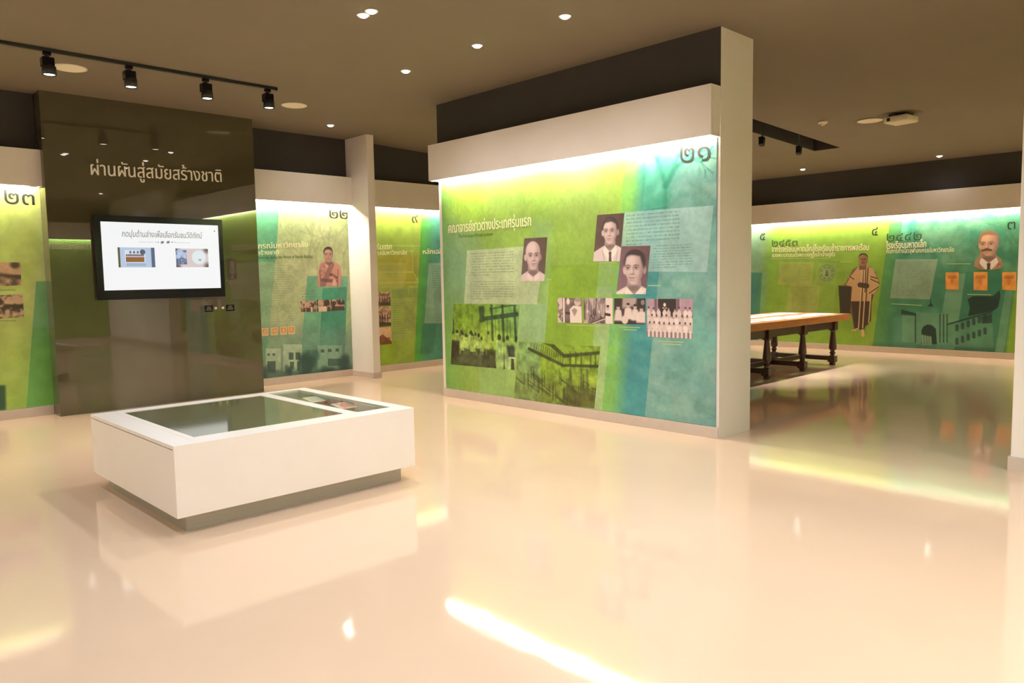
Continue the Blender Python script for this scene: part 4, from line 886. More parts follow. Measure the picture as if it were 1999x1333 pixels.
    # lime corner at the far right
    c.poly([(5.335, 1.161), (5.434, 1.161), (5.33, 0.006), (5.201, -0.002)], (92, 150, 110), .8); c.poly([(5.486, 1.485), (6.544, 1.461), (6.602, -0.065), (5.335, -0.16)], (118, 168, 30), .95, .02)
    c.mottle(.07, 6)
PR = panel('exhibit_panel', 'R', -.5, 7.6, .104, PEL_R[0], paintR, 'long green wall panel numbered ๓ ๔ ๕ behind the wooden table', 220)

def robe(c):
    f = lambda pts: pts
    c.mix(np.ones_like(c.a[..., 0]), (128, 100, 74)); c.mottle(.15, 20)
    T = (206, 168, 124); Dk = (54, 40, 30)
    c.poly([(2.659, 1.188), (2.896, 1.178), (2.887, 0.68), (2.7, 0.676)], (46, 36, 26))
    c.poly([(3.017, 1.539), (3.142, 1.573), (3.269, 1.497), (3.362, 1.295), (3.388, 1.167), (3.297, 1.039), (3.243, 1.039), (3.246, 0.91), (2.892, 0.906), (2.914, 1.169), (2.802, 1.206), (2.874, 1.356)], T)
    c.poly([(2.892, 0.906), (3.246, 0.91), (3.237, 0.503), (3.167, 0.426), (3.041, 0.375), (2.967, 0.4)], (62, 46, 40))
    for p, q in [[(3.089, 1.538), (3.04, 0.422)], [(3.162, 1.518), (3.113, 0.425)], [(3.125, 1.537), (3.117, 1.075)], [(3.211, 1.306), (3.363, 1.231)], [(3.21, 1.352), (3.335, 1.314)], [(2.837, 1.356), (2.912, 1.309)], [(3.189, 1.057), (3.347, 1.167)], [(3.244, 1.03), (3.219, 0.521)]]:
        c.seg(p, q, .022, (226, 190, 146), .95); c.seg((p[0]+.025, p[1]), (q[0]+.025, q[1]), .018, Dk, .9)
    p, q = [(3.051, 1.205), (3.169, 1.186)]; c.seg(p, q, .09, (70, 50, 38), .95)
    a, b = [(3.093, 1.556), (3.089, 1.777)]
    portrait_head(c, a[0], a[1], (b[1]-a[1]))
    p, q = [(2.931, 0.361), (3.022, 0.393)]; c.seg(p, q, .05, (214, 180, 134)); p, q = [(3.114, 0.369), (3.125, 0.276)]; c.seg(p, q, .06, (220, 186, 140))
def portrait_head(c, x, chin, s):
    c.poly([(x-.3*s, chin-.35*s), (x+.3*s, chin-.35*s), (x+.25*s, chin+.3*s), (x-.25*s, chin+.3*s)], (120, 84, 62)); c.ell(x, chin+.66*s, .44*s, .38*s, (40, 30, 24)); c.ell(x, chin+.42*s, .4*s, .46*s, (164, 120, 88))
    c.ell(x+.1*s, chin+.42*s, .24*s, .36*s, (110, 76, 56), .6, .8)
    for k in (-1, 1): c.seg((x+k*.15*s-.07*s, chin+.52*s), (x+k*.15*s+.07*s, chin+.52*s), .06*s, (44, 32, 28), .9)
    c.seg((x, chin+.48*s), (x+.02*s, chin+.32*s), .06*s, (110, 76, 56), .8); c.seg((x-.12*s, chin+.2*s), (x+.12*s, chin+.2*s), .05*s, (70, 42, 36), .9)
print_photo('figure_cutout', 'R', [(2.659, 1.198), (2.765, 1.207), (2.846, 1.347), (2.917, 1.495), (3.035, 1.553), (3.014, 1.65), (3.017, 1.733), (3.057, 1.774), (3.129, 1.771), (3.175, 1.728), (3.181, 1.637), (3.161, 1.564), (3.242, 1.525), (3.324, 1.414), (3.385, 1.24), (3.366, 1.112), (3.288, 1.021), (3.264, 0.892), (3.254, 0.55), (3.202, 0.483), (3.157, 0.454), (3.152, 0.286), (3.116, 0.256), (3.088, 0.302), (3.086, 0.386), (3.022, 0.403), (2.986, 0.364), (2.903, 0.36), (2.948, 0.419), (2.926, 0.587), (2.887, 0.68), (2.7, 0.676)], robe, PR, 420, .002, label='cut-out photograph of a man in a striped gown')
def bust(c):
    u, v, W_, H_ = c.u0, c.v0, c.w, c.h; backdrop(c, (158, 118, 90), (158, 118, 90)); c.mix(np.clip((v+.55*H_-c.V)/.08, 0, 1)*np.ones_like(c.U), (176, 140, 112), 1)
    portrait(c, u+.52*W_, v+.34*H_, .62*H_, turn=-.09, hair='widow', moust=True, jacket=(176, 140, 112), skin=(214, 166, 132), hairc=(146, 108, 82), tie=(80, 54, 44))
    c.mix(np.clip(c.noise(24)*2-1, 0, 1)*(c.V < v+.2*H_)*(np.abs(c.U-u-.5*W_) > .22*W_), (112, 82, 64), .5)
print_photo('portrait_cutout', 'R', [(4.865, 1.498), (4.888, 1.598), (4.945, 1.672), (4.958, 1.721), (4.93, 1.797), (4.919, 1.913), (4.949, 2.02), (5.006, 2.07), (5.085, 2.074), (5.165, 2.041), (5.21, 1.973), (5.217, 1.867), (5.202, 1.794), (5.175, 1.722), (5.184, 1.672), (5.25, 1.613), (5.281, 1.538), (5.276, 1.473), (5.206, 1.446), (4.951, 1.447)], bust, PR, 480, .002, label='cut-out portrait of a man with a dark moustache')
def card(c):
    u, v, W_, H_ = c.u0, c.v0, c.w, c.h; c.mix(np.ones_like(c.a[..., 0]), (242, 166, 84)); c.mottle(.06, 10)
    for k in range(3): c.seg((u+.5*W_-.06, v+(.78-.06*k)*H_), (u+.5*W_+.06, v+(.78-.06*k)*H_), .012, (150, 90, 40), .7)
    c.ell(u+.5*W_, v+.5*H_, .03, .06, (196, 120, 60), .6, .6)
for q, lb in (([(4.452, 1.409), (4.65, 1.407), (4.656, 1.117), (4.46, 1.125)], 'leftmost orange book cover print'), ([(4.869, 1.408), (5.07, 1.406), (5.075, 1.106), (4.878, 1.112)], 'middle orange book cover print'), ([(5.275, 1.399), (5.468, 1.398), (5.473, 1.107), (5.282, 1.116)], 'rightmost orange book cover print')):
    print_photo('cover_print', 'R', q, card, PR, 320, .002, label=lb)
lettering('heading', 'จากโรงเรียนมหาดเล็กสู่โรงเรียนข้าราชการพลเรือน', 'R', *[(1.337, 1.858), (3.191, 1.828)], .085, .002, M['cream'], PR, 32, .015)
lettering('heading', 'ของพระบาทสมเด็จพระมงกุฎเกล้าเจ้าอยู่หัว', 'R', *[(1.344, 1.757), (2.585, 1.738)], .06, .002, M['cream'], PR, 26, .012)
lettering('heading', 'โรงเรียนมหาดเล็ก', 'R', *[(3.489, 1.84), (4.139, 1.845)], .09, .002, M['cream'], PR, 32, .015)
lettering('heading', 'กับการกำเนิดจุฬาลงกรณ์มหาวิทยาลัย', 'R', *[(3.491, 1.759), (4.566, 1.747)], .06, .002, M['cream'], PR, 28, .012)
lettering('year', '๒๔๕๓', 'R', *[(1.341, 1.963), (1.864, 1.956)], .12, .002, M['green_ink'], PR, 32, 0)
lettering('year', '๒๔๔๒', 'R', *[(3.494, 1.965), (4.063, 1.966)], .13, .002, M['green_ink'], PR, 32, 0)
lettering('panel_number', '๕', 'R', *[(1.086, 2.1), (1.199, 2.099)], .13, .002, M['ink'], PR, 32, 0)
lettering('panel_number', '๔', 'R', *[(3.238, 2.083), (3.34, 2.081)], .14, .002, M['ink'], PR, 32, 0)
lettering('panel_number', '๓', 'R', *[(5.324, 2.073), (5.432, 2.075)], .14, .002, M['ink'], PR, 32, 0)
for a, b in (([(4.464, 1.55), (4.822, 1.541)]), ([(1.333, 1.727), (2.471, 1.708)]), ([(4.785, 1.04), (5.132, 1.034)]), ([(3.598, 0.868), (4.1, 0.848)]), ([(2.682, 1.631), (2.887, 1.626)])):
    slab('caption', 'R', [(a[0], a[1]-.006), (b[0], b[1]-.006), (b[0], b[1]+.006), (a[0], a[1]+.006)], 0, .001, M['caption'], PR)

# ---- the wall behind the viewpoint, seen only in the gloss of the dark partition
def paintS(c):
    c.mix(np.ones_like(c.a[..., 0]), (120, 164, 60)); c.mix(c.noise(1.2), (84, 140, 50), .7); c.poly([(1.6, 0), (3.2, 0), (3.0, 3), (1.9, 3)], (70, 140, 70), .6); c.mottle(.08, 5)
PS = panel('exhibit_panel', 'S', 3.4, 8.4, .104, 2.62, paintS, 'green panel on the front wall mirrored in the dark partition', 120)
lettering('heading', 'จุฬาลงกรณ์มหาวิทยาลัย', 'S', (3.5, 2.33), (5.6, 2.33), .13, .002, M['cream'], PS, 28, .012)
def paintS2(c):
    c.mix(np.ones_like(c.a[..., 0]), (110, 156, 90)); c.mix(c.noise(1.2), (140, 176, 70), .7); c.mottle(.08, 5)
o_ = slab('exhibit_panel', 'S', [(-4.2, .104), (2.6, .104), (2.6, 2.62), (-4.2, 2.62)], -.0095, 0, (lambda c: (paintS2(c), c.material('side_front_print'))[1])(Cv(6.8, 2.85, 80, (120, 160, 80), -4.2, .104)), None)
tag(o_, 'soft green panel on the front wall of the side room', 'panel')
# ------------------------------------------------------------------ dark partition with the screen
part = structure(obj('wall_partition', box(2.195, 4.585, YP, YC, 0, CEIL+.02), M['olive']))
pt = lettering('title_lettering', 'ผ่านผันสู่สมัยสร้างชาติ', 'P', *[(2.652, 2.671), (4.145, 2.701)], .118, .008, M['steel'], part, 70, .012)

TVX0, TVX1, TVZ0, TVZ1 = 2.632, 4.094, 1.272, 2.227
tv = thing('television', 'black framed flat screen on the dark partition showing white page', 'screen', ((TVX0+TVX1)/2, YP-.04, TVZ0))
bm = bmesh.new(); add_box(bm, TVX0+.02, TVX1-.02, YP-.052, YP-.001, TVZ0+.02, TVZ1-.02); obj('casing', bm, M['black'], tv)
SX0, SX1, SZ0, SZ1 = 2.701, 4.046, 1.380, 2.155
bm = bmesh.new()
for b in ((TVX0, SX0, TVZ0, TVZ1), (SX1, TVX1, TVZ0, TVZ1), (SX0, SX1, TVZ0, SZ0), (SX0, SX1, SZ1, TVZ1)):
    add_box(bm, b[0], b[1], YP-.072, YP-.05, b[2], b[3])
obj('bezel', bm, M['black'], tv)
c = Cv(SX1-SX0, SZ1-SZ0, 420, (252, 253, 255), SX0, SZ0)
sx = lambda f: SX0+f*(SX1-SX0); sz = lambda f: SZ0+f*(SZ1-SZ0)
def thumb(x0, x1, y0, y1, a):
    c.poly([(sx(x0), sz(y0)), (sx(x1), sz(y0)), (sx(x1), sz(y1)), (sx(x0), sz(y1))], a)
thumb(.125, .425, .335, .63, (186, 206, 232)); c.poly([(sx(.125), sz(.335)), (sx(.142), sz(.335)), (sx(.142), sz(.63)), (sx(.125), sz(.63))], (92, 84, 60)); c.poly([(sx(.395), sz(.335)), (sx(.425), sz(.335)), (sx(.425), sz(.63)), (sx(.395), sz(.63))], (84, 100, 132))
thumb(.18, .345, .41, .59, (226, 230, 242))
for k in range(9):
    x = .195+.0165*k
    c.ell(sx(x), sz(.515), .011, .014, (120, 110, 120)); c.poly([(sx(x)-.012, sz(.415)), (sx(x)+.012, sz(.415)), (sx(x)+.012, sz(.49)), (sx(x)-.012, sz(.49))], (150, 96, 56))
for k in range(4): c.ell(sx(.225+.03*k), sz(.56), .012, .016, (90, 90, 110), .9)
c.ell(sx(.325), sz(.565), .03, .03, (70, 80, 100), .9)
for k in range(2): c.seg((sx(.19), sz(.385-.02*k)), (sx(.345), sz(.385-.02*k)), .006, (120, 130, 150), .8)
thumb(.605, .895, .335, .625, (222, 206, 208))
for x, y in ((.605, .335), (.895, .335), (.605, .625), (.895, .625)): c.mix(c.ell_mask(sx(x), sz(y), .05, .05, 1)*c.poly_mask([(sx(.605), sz(.335)), (sx(.895), sz(.335)), (sx(.895), sz(.625)), (sx(.605), sz(.625))]), (80, 70, 66), .9)
c.mix(c.poly_mask([(sx(.607), sz(.38)), (sx(.7), sz(.38)), (sx(.7), sz(.6)), (sx(.607), sz(.6))])*c.noise(30), (40, 70, 130), .9)
for x, y, r in ((.64, .57, .04), (.67, .53, .035), (.625, .5, .03)): c.ell(sx(x), sz(y), r, r, (190, 210, 240), .8, .4)
c.ell(sx(.81), sz(.49), .085, .085, (232, 240, 244), 1, .15); c.poly([(sx(.80), sz(.46)), (sx(.835), sz(.46)), (sx(.82), sz(.43))], (120, 130, 140), .8)
c.seg((sx(.3), sz(.715)), (sx(.42), sz(.715)), .004, (180, 180, 186), .8); c.seg((sx(.62), sz(.715)), (sx(.74), sz(.715)), .004, (180, 180, 186), .8)
for x, r in ((.44, .006), (.46, .008), (.495, .02), (.545, .02), (.58, .009), (.605, .006)): c.ell(sx(x), sz(.715+.004*(x > .5)), r, r*.7, (110, 114, 120), .9, .4, .4)
c.ell(sx(.965), sz(.91), .006, .009, (60, 60, 70), .9)
scr = obj('display', box(SX0, SX1, YP-.056, YP-.054, SZ0, SZ1), c.material('screen_page', .25, emit=.9), tv)
uvl = scr.data.uv_layers.new(name='UVMap')
for lp in scr.data.loops:
    q = scr.data.vertices[lp.vertex_index].co; uvl.data[lp.index].uv = ((q.x-SX0)/(SX1-SX0), (q.z-SZ0)/(SZ1-SZ0))
lettering('screen_text', 'กดปุ่มด้านล่างเพื่อเลือกรับชมวีดิทัศน์', 'P', (sx(.165), sz(.79)), (sx(.845), sz(.79)), .052, .0565, mat('screen_grey', (150, 152, 160), .5), tv, 36, .0, .12)

for k, (x0, x1, bxp) in enumerate(((3.851, 3.956, 3.991), (4.124, 4.232, 4.082))):
    t = thing('button_plate', ('left' if k == 0 else 'right') + ' small black label plate with its push button under the screen', 'switch', (x0, YP, 1.09), 'button plates under the screen')
    obj('plate', box(x0, x1, YP-.004, YP-.0005, 1.085, 1.165, bevel=.001), M['black'], t)
    bm = bmesh.new()
    for j in range(3): add_box(bm, x0+.015+.008*j, x1-.015-.008*j, YP-.0045, YP-.004, 1.105+.018*j, 1.113+.018*j)
    obj('label_text', bm, mat('plate_grey%d' % k, (120, 116, 100), .6), t)
    bm = bmesh.new(); add_lathe(bm, 0, 0, [(.016, 0), (.016, .004), (.011, .005), (.011, .011), (.006, .013)], 16)
    bmesh.ops.rotate(bm, cent=(0, 0, 0), matrix=Matrix.Rotation(math.pi/2, 3, 'X'), verts=bm.verts)
    bmesh.ops.translate(bm, vec=(bxp, YP-.0005, 1.128), verts=bm.verts)
    obj('push_button', bm, M['offwhite'], t, True)

# ------------------------------------------------------------------ display case
CX0, CX1, CY0, CY1, CT, CB = 1.568, 3.25, 4.385, 5.95, .53, .11
case = thing('display_case', 'low white lacquered display case with dark glass top on a recessed plinth', 'display case', ((CX0+CX1)/2, (CY0+CY1)/2, 0))
obj('plinth', box(CX0+.075, CX1-.075, CY0+.075, CY1-.075, 0, CB+.01), M['plinth'], case)
BG, SG = [(1.759, 5.803), (1.743, 4.552), (2.787, 4.574), (2.785, 5.854)], [(2.884, 5.84), (2.87, 4.529), (3.159, 4.544), (3.147, 5.929)]
bx0 = (BG[0][0]+BG[1][0])/2; bx1 = (BG[2][0]+BG[3][0])/2; by0 = (BG[1][1]+BG[2][1])/2; by1 = (BG[0][1]+BG[3][1])/2
gx0 = (SG[0][0]+SG[1][0])/2; gx1 = (SG[2][0]+SG[3][0])/2; gy0 = (SG[1][1]+SG[2][1])/2; gy1 = (SG[0][1]+SG[3][1])/2
by0 = max(by0, CY0+.05); gy0 = max(gy0, CY0+.05); by1 = min(by1, CY1-.05); gy1 = min(gy1, CY1-.05); gx1 = min(gx1, CX1-.06)
print('CASE', bx0, bx1, by0, by1, gx0, gx1, gy0, gy1)
ZR = CT-.072                      # floor of the small recess
bm = bmesh.new()
lid = CT-.022
add_box(bm, CX0, CX1, CY0, CY0+.018, CB, CT-.0005)            # front board runs up to the top
add_box(bm, CX0, CX0+.018, CY0+.018, CY1, CB, lid-.006); add_box(bm, CX1-.018, CX1, CY0+.018, CY1, CB, lid-.006)
add_box(bm, CX0+.018, CX1-.018, CY1-.018, CY1, CB, lid-.006); add_box(bm, CX0+.018, CX1-.018, CY0+.018, CY1-.018, CB, CB+.02)
obj('body', bm, M['lacquer'], case)
bm = bmesh.new(); y0_ = CY0+.018
def frame(xa, xb, ya, yb_, z0, z1): add_box(bm, xa, xb, ya, yb_, z0, z1)
frame(CX0, bx0-.045, y0_, CY1, lid, CT); frame(bx0-.041, bx0, y0_, CY1, lid, CT)      # a thin joint runs along the left border
frame(bx0, bx1, y0_, by0, lid, CT); frame(bx0, bx1, by1, CY1, lid, CT)
frame(bx1, gx0, y0_, CY1, lid, CT); frame(gx0, gx1, y0_, gy0, lid, CT); frame(gx0, gx1, gy1, CY1, lid, CT); frame(gx1, CX1, y0_, CY1, lid, CT)
add_box(bm, bx0-.045, bx0-.041, y0_, CY1, lid, CT-.004)
obj('lid_frame', bm, M['lacquer'], case)
obj('dark_glass', box(bx0, bx1, by0, by1, CT-.012, CT-.003), M['darkglass'], case)
bm = bmesh.new()
for b in ((gx0-.012, gx0, gy0-.012, gy1+.012), (gx1, gx1+.012, gy0-.012, gy1+.012), (gx0, gx1, gy0-.012, gy0), (gx0, gx1, gy1, gy1+.012)): add_box(bm, *b, ZR-.01, lid)
obj('tray_side', bm, mat('grey_tray', (178, 172, 176), .5), case)
c = Cv(gx1-gx0, gy1-gy0, 260, (120, 150, 120)); c.mix(c.noise(4), (150, 176, 92), .8); c.mix(np.clip(1-(c.V-.15)/.5, 0, 1)*np.ones_like(c.U), (96, 124, 124), .75)
c.ell(.15, c.h*.8, .2, .18, (150, 190, 100), .7, 1); c.poly([(0, 0), (c.w, 0), (c.w, .22), (0, .1)], (196, 188, 132), .8, .02); c.mottle(.12, 12)
tr = obj('tray_print', box(gx0, gx1, gy0, gy1, ZR-.01, ZR), c.material('tray_map', .4), case)
uvl = tr.data.uv_layers.new(name='UVMap')
for lp in tr.data.loops:
    q = tr.data.vertices[lp.vertex_index].co; uvl.data[lp.index].uv = ((q.x-gx0)/(gx1-gx0), (q.y-gy0)/(gy1-gy0))
obj('clear_glass', box(gx0, gx1, gy0, gy1, CT-.012, CT-.006), M['glass'], case)

def book(x, y, label, cover, edge, w_=.17, l_=.235, border=True, rot=0.0, page=(240, 232, 214)):
    t = thing('book', label, 'book', (x, y, ZR), 'books in the small glazed tray')
    z0 = ZR+.002; th = .024
    def part_(name, b, m):
        bm = bmesh.new(); add_box(bm, *b, bevel=.0008)
        bmesh.ops.rotate(bm, cent=(0, 0, 0), matrix=Matrix.Rotation(rot, 3, 'Z'), verts=bm.verts)
        # the book leans on a little wedge so that its head is raised
        bmesh.ops.rotate(bm, cent=(0, -w_/2, 0), matrix=Matrix.Rotation(math.radians(7), 3, 'X'), verts=bm.verts)
        bmesh.ops.translate(bm, vec=(x, y, z0), verts=bm.verts); return obj(name, bm, m, t)
    h, l = w_/2, l_/2
    part_('pages', (-l+.004, l-.004, -h+.003, h-.003, .003, th-.003), mat('book_pages', page, .7, .08, 60, stretch=(1, 1, 30)))
    part_('back_cover', (-l, l, -h, h, 0, .003), mat('back_cover', edge, .5))
    part_('front_cover', (-l, l, -h, h, th-.003, th), mat('front_cover', cover, .45, .06, 30))
    part_('spine', (-l, l, -h-.002, -h, 0, th), mat('spine', edge, .5))
    if border: part_('cover_panel', (-l+.035, l-.02, -h+.02, h-.02, th, th+.0008), mat('cover_panel', border, .45, .06, 20))
    w_b = bmesh.new(); v = [w_b.verts.new(p) for p in ((x-l*.7, y-h*.6, ZR), (x+l*.7, y-h*.6, ZR), (x+l*.7, y+h*.6, ZR), (x-l*.7, y+h*.6, ZR), (x+l*.7, y+h*.6, ZR+math.tan(math.radians(8))*h*1.6+.001), (x-l*.7, y+h*.6, ZR+math.tan(math.radians(8))*h*1.6+.001))]
    for f in ((0, 1, 2, 3), (0, 5, 4, 1), (2, 4, 5, 3), (0, 3, 5), (1, 4, 2)): w_b.faces.new([v[i] for i in f])
    obj('wedge', w_b, M['glass'] if False else mat('wedge_acrylic', (190, 196, 180), .3), t)
BK = [(3.17, 6.008), (3.143, 5.507), (3.136, 5.058)]
print('BOOKS', BK)
book(*BK[0], 'olive yellow covered book at the far end of the glazed tray', (176, 168, 84), (132, 88, 48), border=None)
book(*BK[1], 'cream white covered book in the middle of the glazed tray', (242, 226, 208), (170, 112, 86), border=(236, 216, 198))
book(*BK[2], 'pink covered book with white border nearest in the glazed tray', (244, 230, 214), (176, 104, 84), border=(226, 150, 140))

# ------------------------------------------------------------------ track and spotlights
TY = 7.78
trk = thing('lighting_track', 'long black ceiling track in front of the dark partition', 'track', (1.6, TY, CEIL))
obj('rail', box(-.8, 4.05, TY-.018, TY+.018, CEIL-.03, CEIL-.001, bevel=.002), M['blackm'], trk)
obj('end_cap', box(4.05, 4.062, TY-.019, TY+.019, CEIL-.031, CEIL-.001), M['black'], trk)
for k, (x, lb) in enumerate(((1.886, 'first black track spotlight from the left'), (2.565, 'second black track spotlight from the left'), (3.29, 'third black track spotlight from the left'), (3.955, 'fourth black track spotlight, nearest the end of the track'))):
    z = CEIL-.03; t = thing('track_spotlight', lb, 'spotlight', (x, TY, z), 'spotlights on the black track')
    obj('adapter', box(x-.032, x+.032, TY-.018, TY+.018, z-.03, z, bevel=.003), M['black'], t)
    bm = bmesh.new(); add_lathe(bm, x, TY, [(.02, z-.055), (.02, z-.03)], 14); obj('stem', bm, M['blackm'], t, False)
    ax, ay = x+.012, TY+.004
    bm = bmesh.new(); add_box(bm, x-.048, x+.05, TY-.045, TY+.045, z-.135, z-.052, bevel=.008); obj('gear_box', bm, M['black'], t)
    bm = bmesh.new(); prof = [(.05, z-.12), (.056, z-.125), (.058, z-.2), (.054, z-.2), (.045, z-.185), (.02, z-.182)]
    add_lathe(bm, ax, ay, prof, 24); obj('barrel', bm, M['blackm'], t, True)
    bm = bmesh.new(); add_lathe(bm, ax, ay, [(.044, z-.193), (.044, z-.19)], 20); obj('lens', bm, M['lens'], t)
    L = bpy.data.lights.new('track_lamp', 'SPOT'); L.energy = 55; L.color = SPOT_C; L.spot_size = math.radians(75); L.spot_blend = .8; L.shadow_soft_size = .04
    o = bpy.data.objects.new('track_lamp', L); C.objects.link(o); o.location = (ax, ay, z-.21); o.parent = t; o.matrix_parent_inverse = Matrix.Translation(-t.location)

# ------------------------------------------------------------------ downlights, loudspeakers, detector, projector
def zceil(x): return CEIL if x <= XWB else CEIL-(x-XWB)*(CEIL-3.285)/(XR-XWB)
def downlight(x, y, lb, power=SPOT_W, group='recessed downlights in the ceiling', r=.042, angle=150, tint=None):
    z = zceil(x); t = thing('downlight', lb, 'downlight', (x, y, z), group)
    bm = bmesh.new(); add_lathe(bm, x, y, [(r+.012, z-.001), (r+.012, z-.005), (r, z-.006), (r-.004, z-.001)], 24); obj('trim_ring', bm, M['offwhite'], t, True)
    bm = bmesh.new(); add_lathe(bm, x, y, [(r-.003, z-.004), (r-.006, z-.013), (r*.6, z-.02), (r*.25, z-.023)], 20); obj('lens', bm, M['lens'], t, True)
    L = bpy.data.lights.new('downlight_lamp', 'SPOT'); L.energy = power; L.color = tint or SPOT_C; L.spot_size = math.radians(angle); L.spot_blend = 1.0; L.shadow_soft_size = .05
    o = bpy.data.objects.new('downlight_lamp', L); C.objects.link(o); o.location = (x, y, z-.04); o.parent = t; o.matrix_parent_inverse = Matrix.Translation(-t.location)
downlight(4.719, 4.201, 'bright downlight high over the large numbered panel, nearest the top edge')
downlight(4.70, 5.24, 'bright downlight in the middle of the ceiling row by the centre wall')
downlight(4.714, 6.335, 'bright downlight farthest back in the row by the centre wall')
downlight(5.545, 9.165, 'small downlight by the white fin at the back wall', SPOT_W*.3)
downlight(3.497, 5.235, 'left of the paired downlights at the top edge')
downlight(3.494, 5.115, 'right of the paired downlights at the top edge')
for px in [(13.512, 6.34), (13.77, 4.169)]:
    downlight(px[0], px[1], 'small downlight far right, over the portrait with moustache' if px[1] < 6 else 'small downlight beside the centre wall in the side room', SPOT_W*.12)
for x, y in ((3.4, 3.1), (3.4, 1.9), (3.5, .5), (5.57, -.28), (3.6, -1.5), (2.6, 3.2), (2.6, 1.4), (2.6, -1.0), (.6, 5.2), (.6, 3.2), (.6, 1.2), (.6, -1.0), (-1.6, 5.2), (-1.6, 2.2), (-1.6, -1.0), (-.8, 7.6)):  # unseen downlights added as fill; one stands where the partition mirrors a lamp
    downlight(x, y, 'added fill downlight of the hall ceiling outside the view', SPOT_W*1.7, tint=FILL_COOL)
for x, y in ((8.6, 1.0), (11.4, 1.0), (8.8, 8.4)):  # unseen warm downlights added to turn the side room floor and table golden
    downlight(x, y, 'added warm fill downlight of the side room ceiling outside the view', SPOT_W*.9, tint=(1.0, .8, .52))

def speaker(x, y, lb, r=.165):
    z = zceil(x); t = thing('ceiling_speaker', lb, 'loudspeaker', (x, y, z), 'round ceiling loudspeakers')
    bm = bmesh.new(); add_lathe(bm, x, y, [(r, z-.001), (r, z-.008), (r-.012, z-.012), (r-.016, z-.006)], 40); obj('rim', bm, M['offwhite'], t, True)
    bm = bmesh.new(); add_lathe(bm, x, y, [(r-.016, z-.006), (.0, z-.010)], 40) if False else add_lathe(bm, x, y, [(r-.015, z-.009), (r-.015, z-.006)], 40); obj('grille', bm, mat('speaker_mesh', (252, 242, 220), .6, .03, 300), t)
speaker(2.207, 8.32, 'round cream ceiling loudspeaker behind the first track spotlight', .15)
speaker(4.603, 8.40, 'round cream ceiling loudspeaker past the end of the black track', .15)
(sx_, sy_), (dx_, dy_), (qx, qy) = [(10.413, 3.993), (10.046, 4.452), (10.31, 3.575)]
speaker(sx_, sy_, 'round white ceiling loudspeaker in the side room', .155)
z = zceil(dx_); t = thing('smoke_detector', 'small white smoke detector on the side room ceiling', 'detector', (dx_, dy_, z))
bm = bmesh.new(); add_lathe(bm, dx_, dy_, [(.065, z-.001), (.065, z-.018), (.05, z-.03)], 24); obj('base', bm, M['offwhite'], t, True)
bm = bmesh.new(); add_lathe(bm, dx_, dy_, [(.03, z-.029), (.03, z-.045), (.018, z-.052)], 20); obj('sensor_head', bm, M['offwhite'], t, True)
z = zceil(qx); t = thing('projector', 'white box projector on a dark mount under the side room ceiling', 'projector', (qx, qy, z))
def rbox(name, x0, x1, y0, y1, z0, z1, m, bev=.01):
    bm = bmesh.new(); add_box(bm, x0-qx, x1-qx, y0-qy, y1-qy, z0, z1, bevel=bev)
    bmesh.ops.rotate(bm, cent=(0, 0, 0), matrix=Matrix.Rotation(math.radians(-8), 3, 'Z'), verts=bm.verts); bmesh.ops.translate(bm, vec=(qx, qy, 0), verts=bm.verts); return obj(name, bm, m, t)
rbox('body', qx-.15, qx+.15, qy-.15, qy+.15, z-.115, z-.035, M['offwhite'], .02)
rbox('ceiling_mount', qx-.05, qx+.06, qy-.05, qy+.05, z-.04, z-.001, M['blackm'], .004)
for k in (-1, 1): rbox('mount_arm', qx-.11, qx+.11, qy+k*.09-.012, qy+k*.09+.012, z-.036, z-.012, M['blackm'], .003)
rbox('lens_ring', qx-.156, qx-.148, qy+.06, qy+.10, z-.095, z-.055, M['blackm'], .003)

# two spotlights hanging on stems below the slot
for (x, y), lb in zip([(10.006, 3.219), (11.128, 3.211)], ('dark hanging spotlight close beside the centre wall', 'dark hanging spotlight under the slot, over the table end')):
    y, zt_ = SLOT_YM, y+.10; z = zt_+.19; t = thing('hanging_spotlight', lb, 'spotlight', (x, y, z), 'stem spotlights of the side room')
    bm = bmesh.new(); add_lathe(bm, x, y, [(.03, 4.085), (.03, 4.099)], 16); obj('canopy', bm, M['blackm'], t)
    bm = bmesh.new(); add_lathe(bm, x, y, [(.011, z-.19), (.011, 4.09)], 12); obj('stem', bm, M['blackm'], t, True)
    bm = bmesh.new(); add_lathe(bm, x+.01, y+.0, [(.03, z-.18), (.04, z-.19), (.042, z-.3), (.034, z-.3), (.02, z-.29)], 20)
    bmesh.ops.rotate(bm, cent=(x, y, z-.18), matrix=Matrix.Rotation(math.radians(14), 3, 'Y'), verts=bm.verts); obj('barrel', bm, M['blackm'], t, True)
    obj('gear_box', box(x-.055, x-.02, y-.03, y+.03, z-.28, z-.18, bevel=.006), M['black'], t)
    L = bpy.data.lights.new('stem_lamp', 'SPOT'); L.energy = 520; L.color = SPOT_C; L.spot_size = math.radians(52); L.spot_blend = .7; L.shadow_soft_size = .04
    o = bpy.data.objects.new('stem_lamp', L); C.objects.link(o); o.location = (x-.02, y, z-.33); o.parent = t; o.matrix_parent_inverse = Matrix.Translation(-t.location)

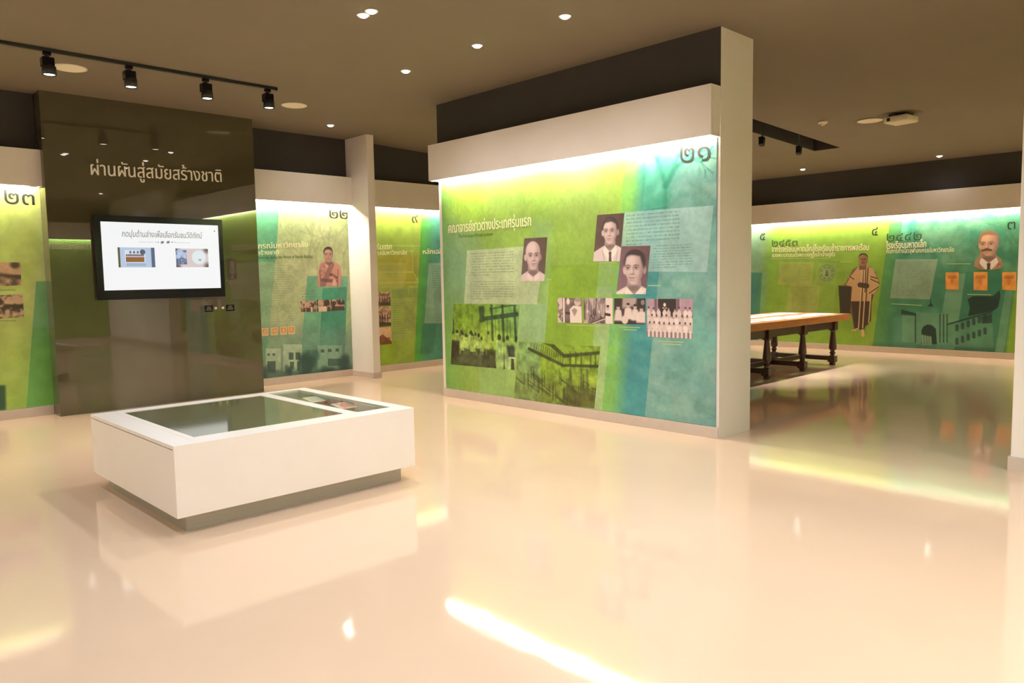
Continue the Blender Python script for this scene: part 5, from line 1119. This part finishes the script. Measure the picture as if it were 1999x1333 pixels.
# ------------------------------------------------------------------ long table in the side room
TT = .79
def leg_profile(z0, z1):
    h = z1-z0
    return [(.052, z0+.20*h), (.046, z0+.215*h), (.036, z0+.225*h), (.034, z0+.25*h), (.047, z0+.27*h), (.047, z0+.285*h), (.034, z0+.30*h), (.034, z0+.325*h), (.052, z0+.345*h), (.052, z0+.36*h), (.06, z0+.38*h), (.034, z0+.74*h), (.046, z0+.765*h), (.05, z0+.785*h), (.034, z0+.80*h), (.044, z0+.83*h), (.048, z0+.845*h)]
TX = (8.6, 9.72, 10.80, 11.84); TYS = (5.03, 6.0); X0t, X1t, Y0t, Y1t = 8.2, 12.2, 4.92, 6.12
table = thing('long_table', 'long oak topped wooden table with dark turned legs in the side room', 'table', (10.5, 5.5, 0))
obj('tabletop', box(X0t, X1t, Y0t, Y1t, TT-.10, TT, bevel=.006), M['wood'], table)
bm = bmesh.new()
for y in (TYS[0]-.02, TYS[1]-.02): add_box(bm, TX[0], TX[-1], y, y+.04, TT-.22, TT-.10)
for x in (TX[0]-.02, TX[-1]-.02): add_box(bm, x, x+.04, TYS[0], TYS[1], TT-.22, TT-.10)
obj('apron', bm, M['dwood'], table)
for x in TX:
    for y in TYS:
        bm = bmesh.new(); b = .055
        add_box(bm, x-b, x+b, y-b, y+b, TT-.10-.145, TT-.1, bevel=.006)       # square head
        add_lathe(bm, x, y, leg_profile(0, .70), 18)
        add_box(bm, x-b, x+b, y-b, y+b, .045, .145, bevel=.006); add_lathe(bm, x, y, [(.034, 0), (.046, .01), (.046, .035), (.038, .046)], 14)
        obj('leg', bm, M['dwood'], table)
    obj('cross_stretcher', box(x-.032, x+.032, TYS[0], TYS[1], .07, .14, bevel=.005), M['dwood'], table)
ym = sum(TYS)/2
obj('long_stretcher', box(TX[0], TX[-1], ym-.032, ym+.032, .07, .14, bevel=.005), M['dwood'], table)
ORD = ('at the right end', 'second from the right end', 'third from the right end', 'fourth from the right end', 'fifth from the right end')
for i in range(5):
    for j, row in enumerate(('front', 'back')):
        x = 11.80-i*.6; y = 5.22+j*.56
        o = obj('paper_sheet', box(x-.24, x+.24, y-.17, y+.19, TT+.0005, TT+.003), M['paper'], None)
        tag(o, 'white sheet on the long wooden table, %s row, %s' % (row, ORD[i]), 'paper', 'white sheets on the long table')
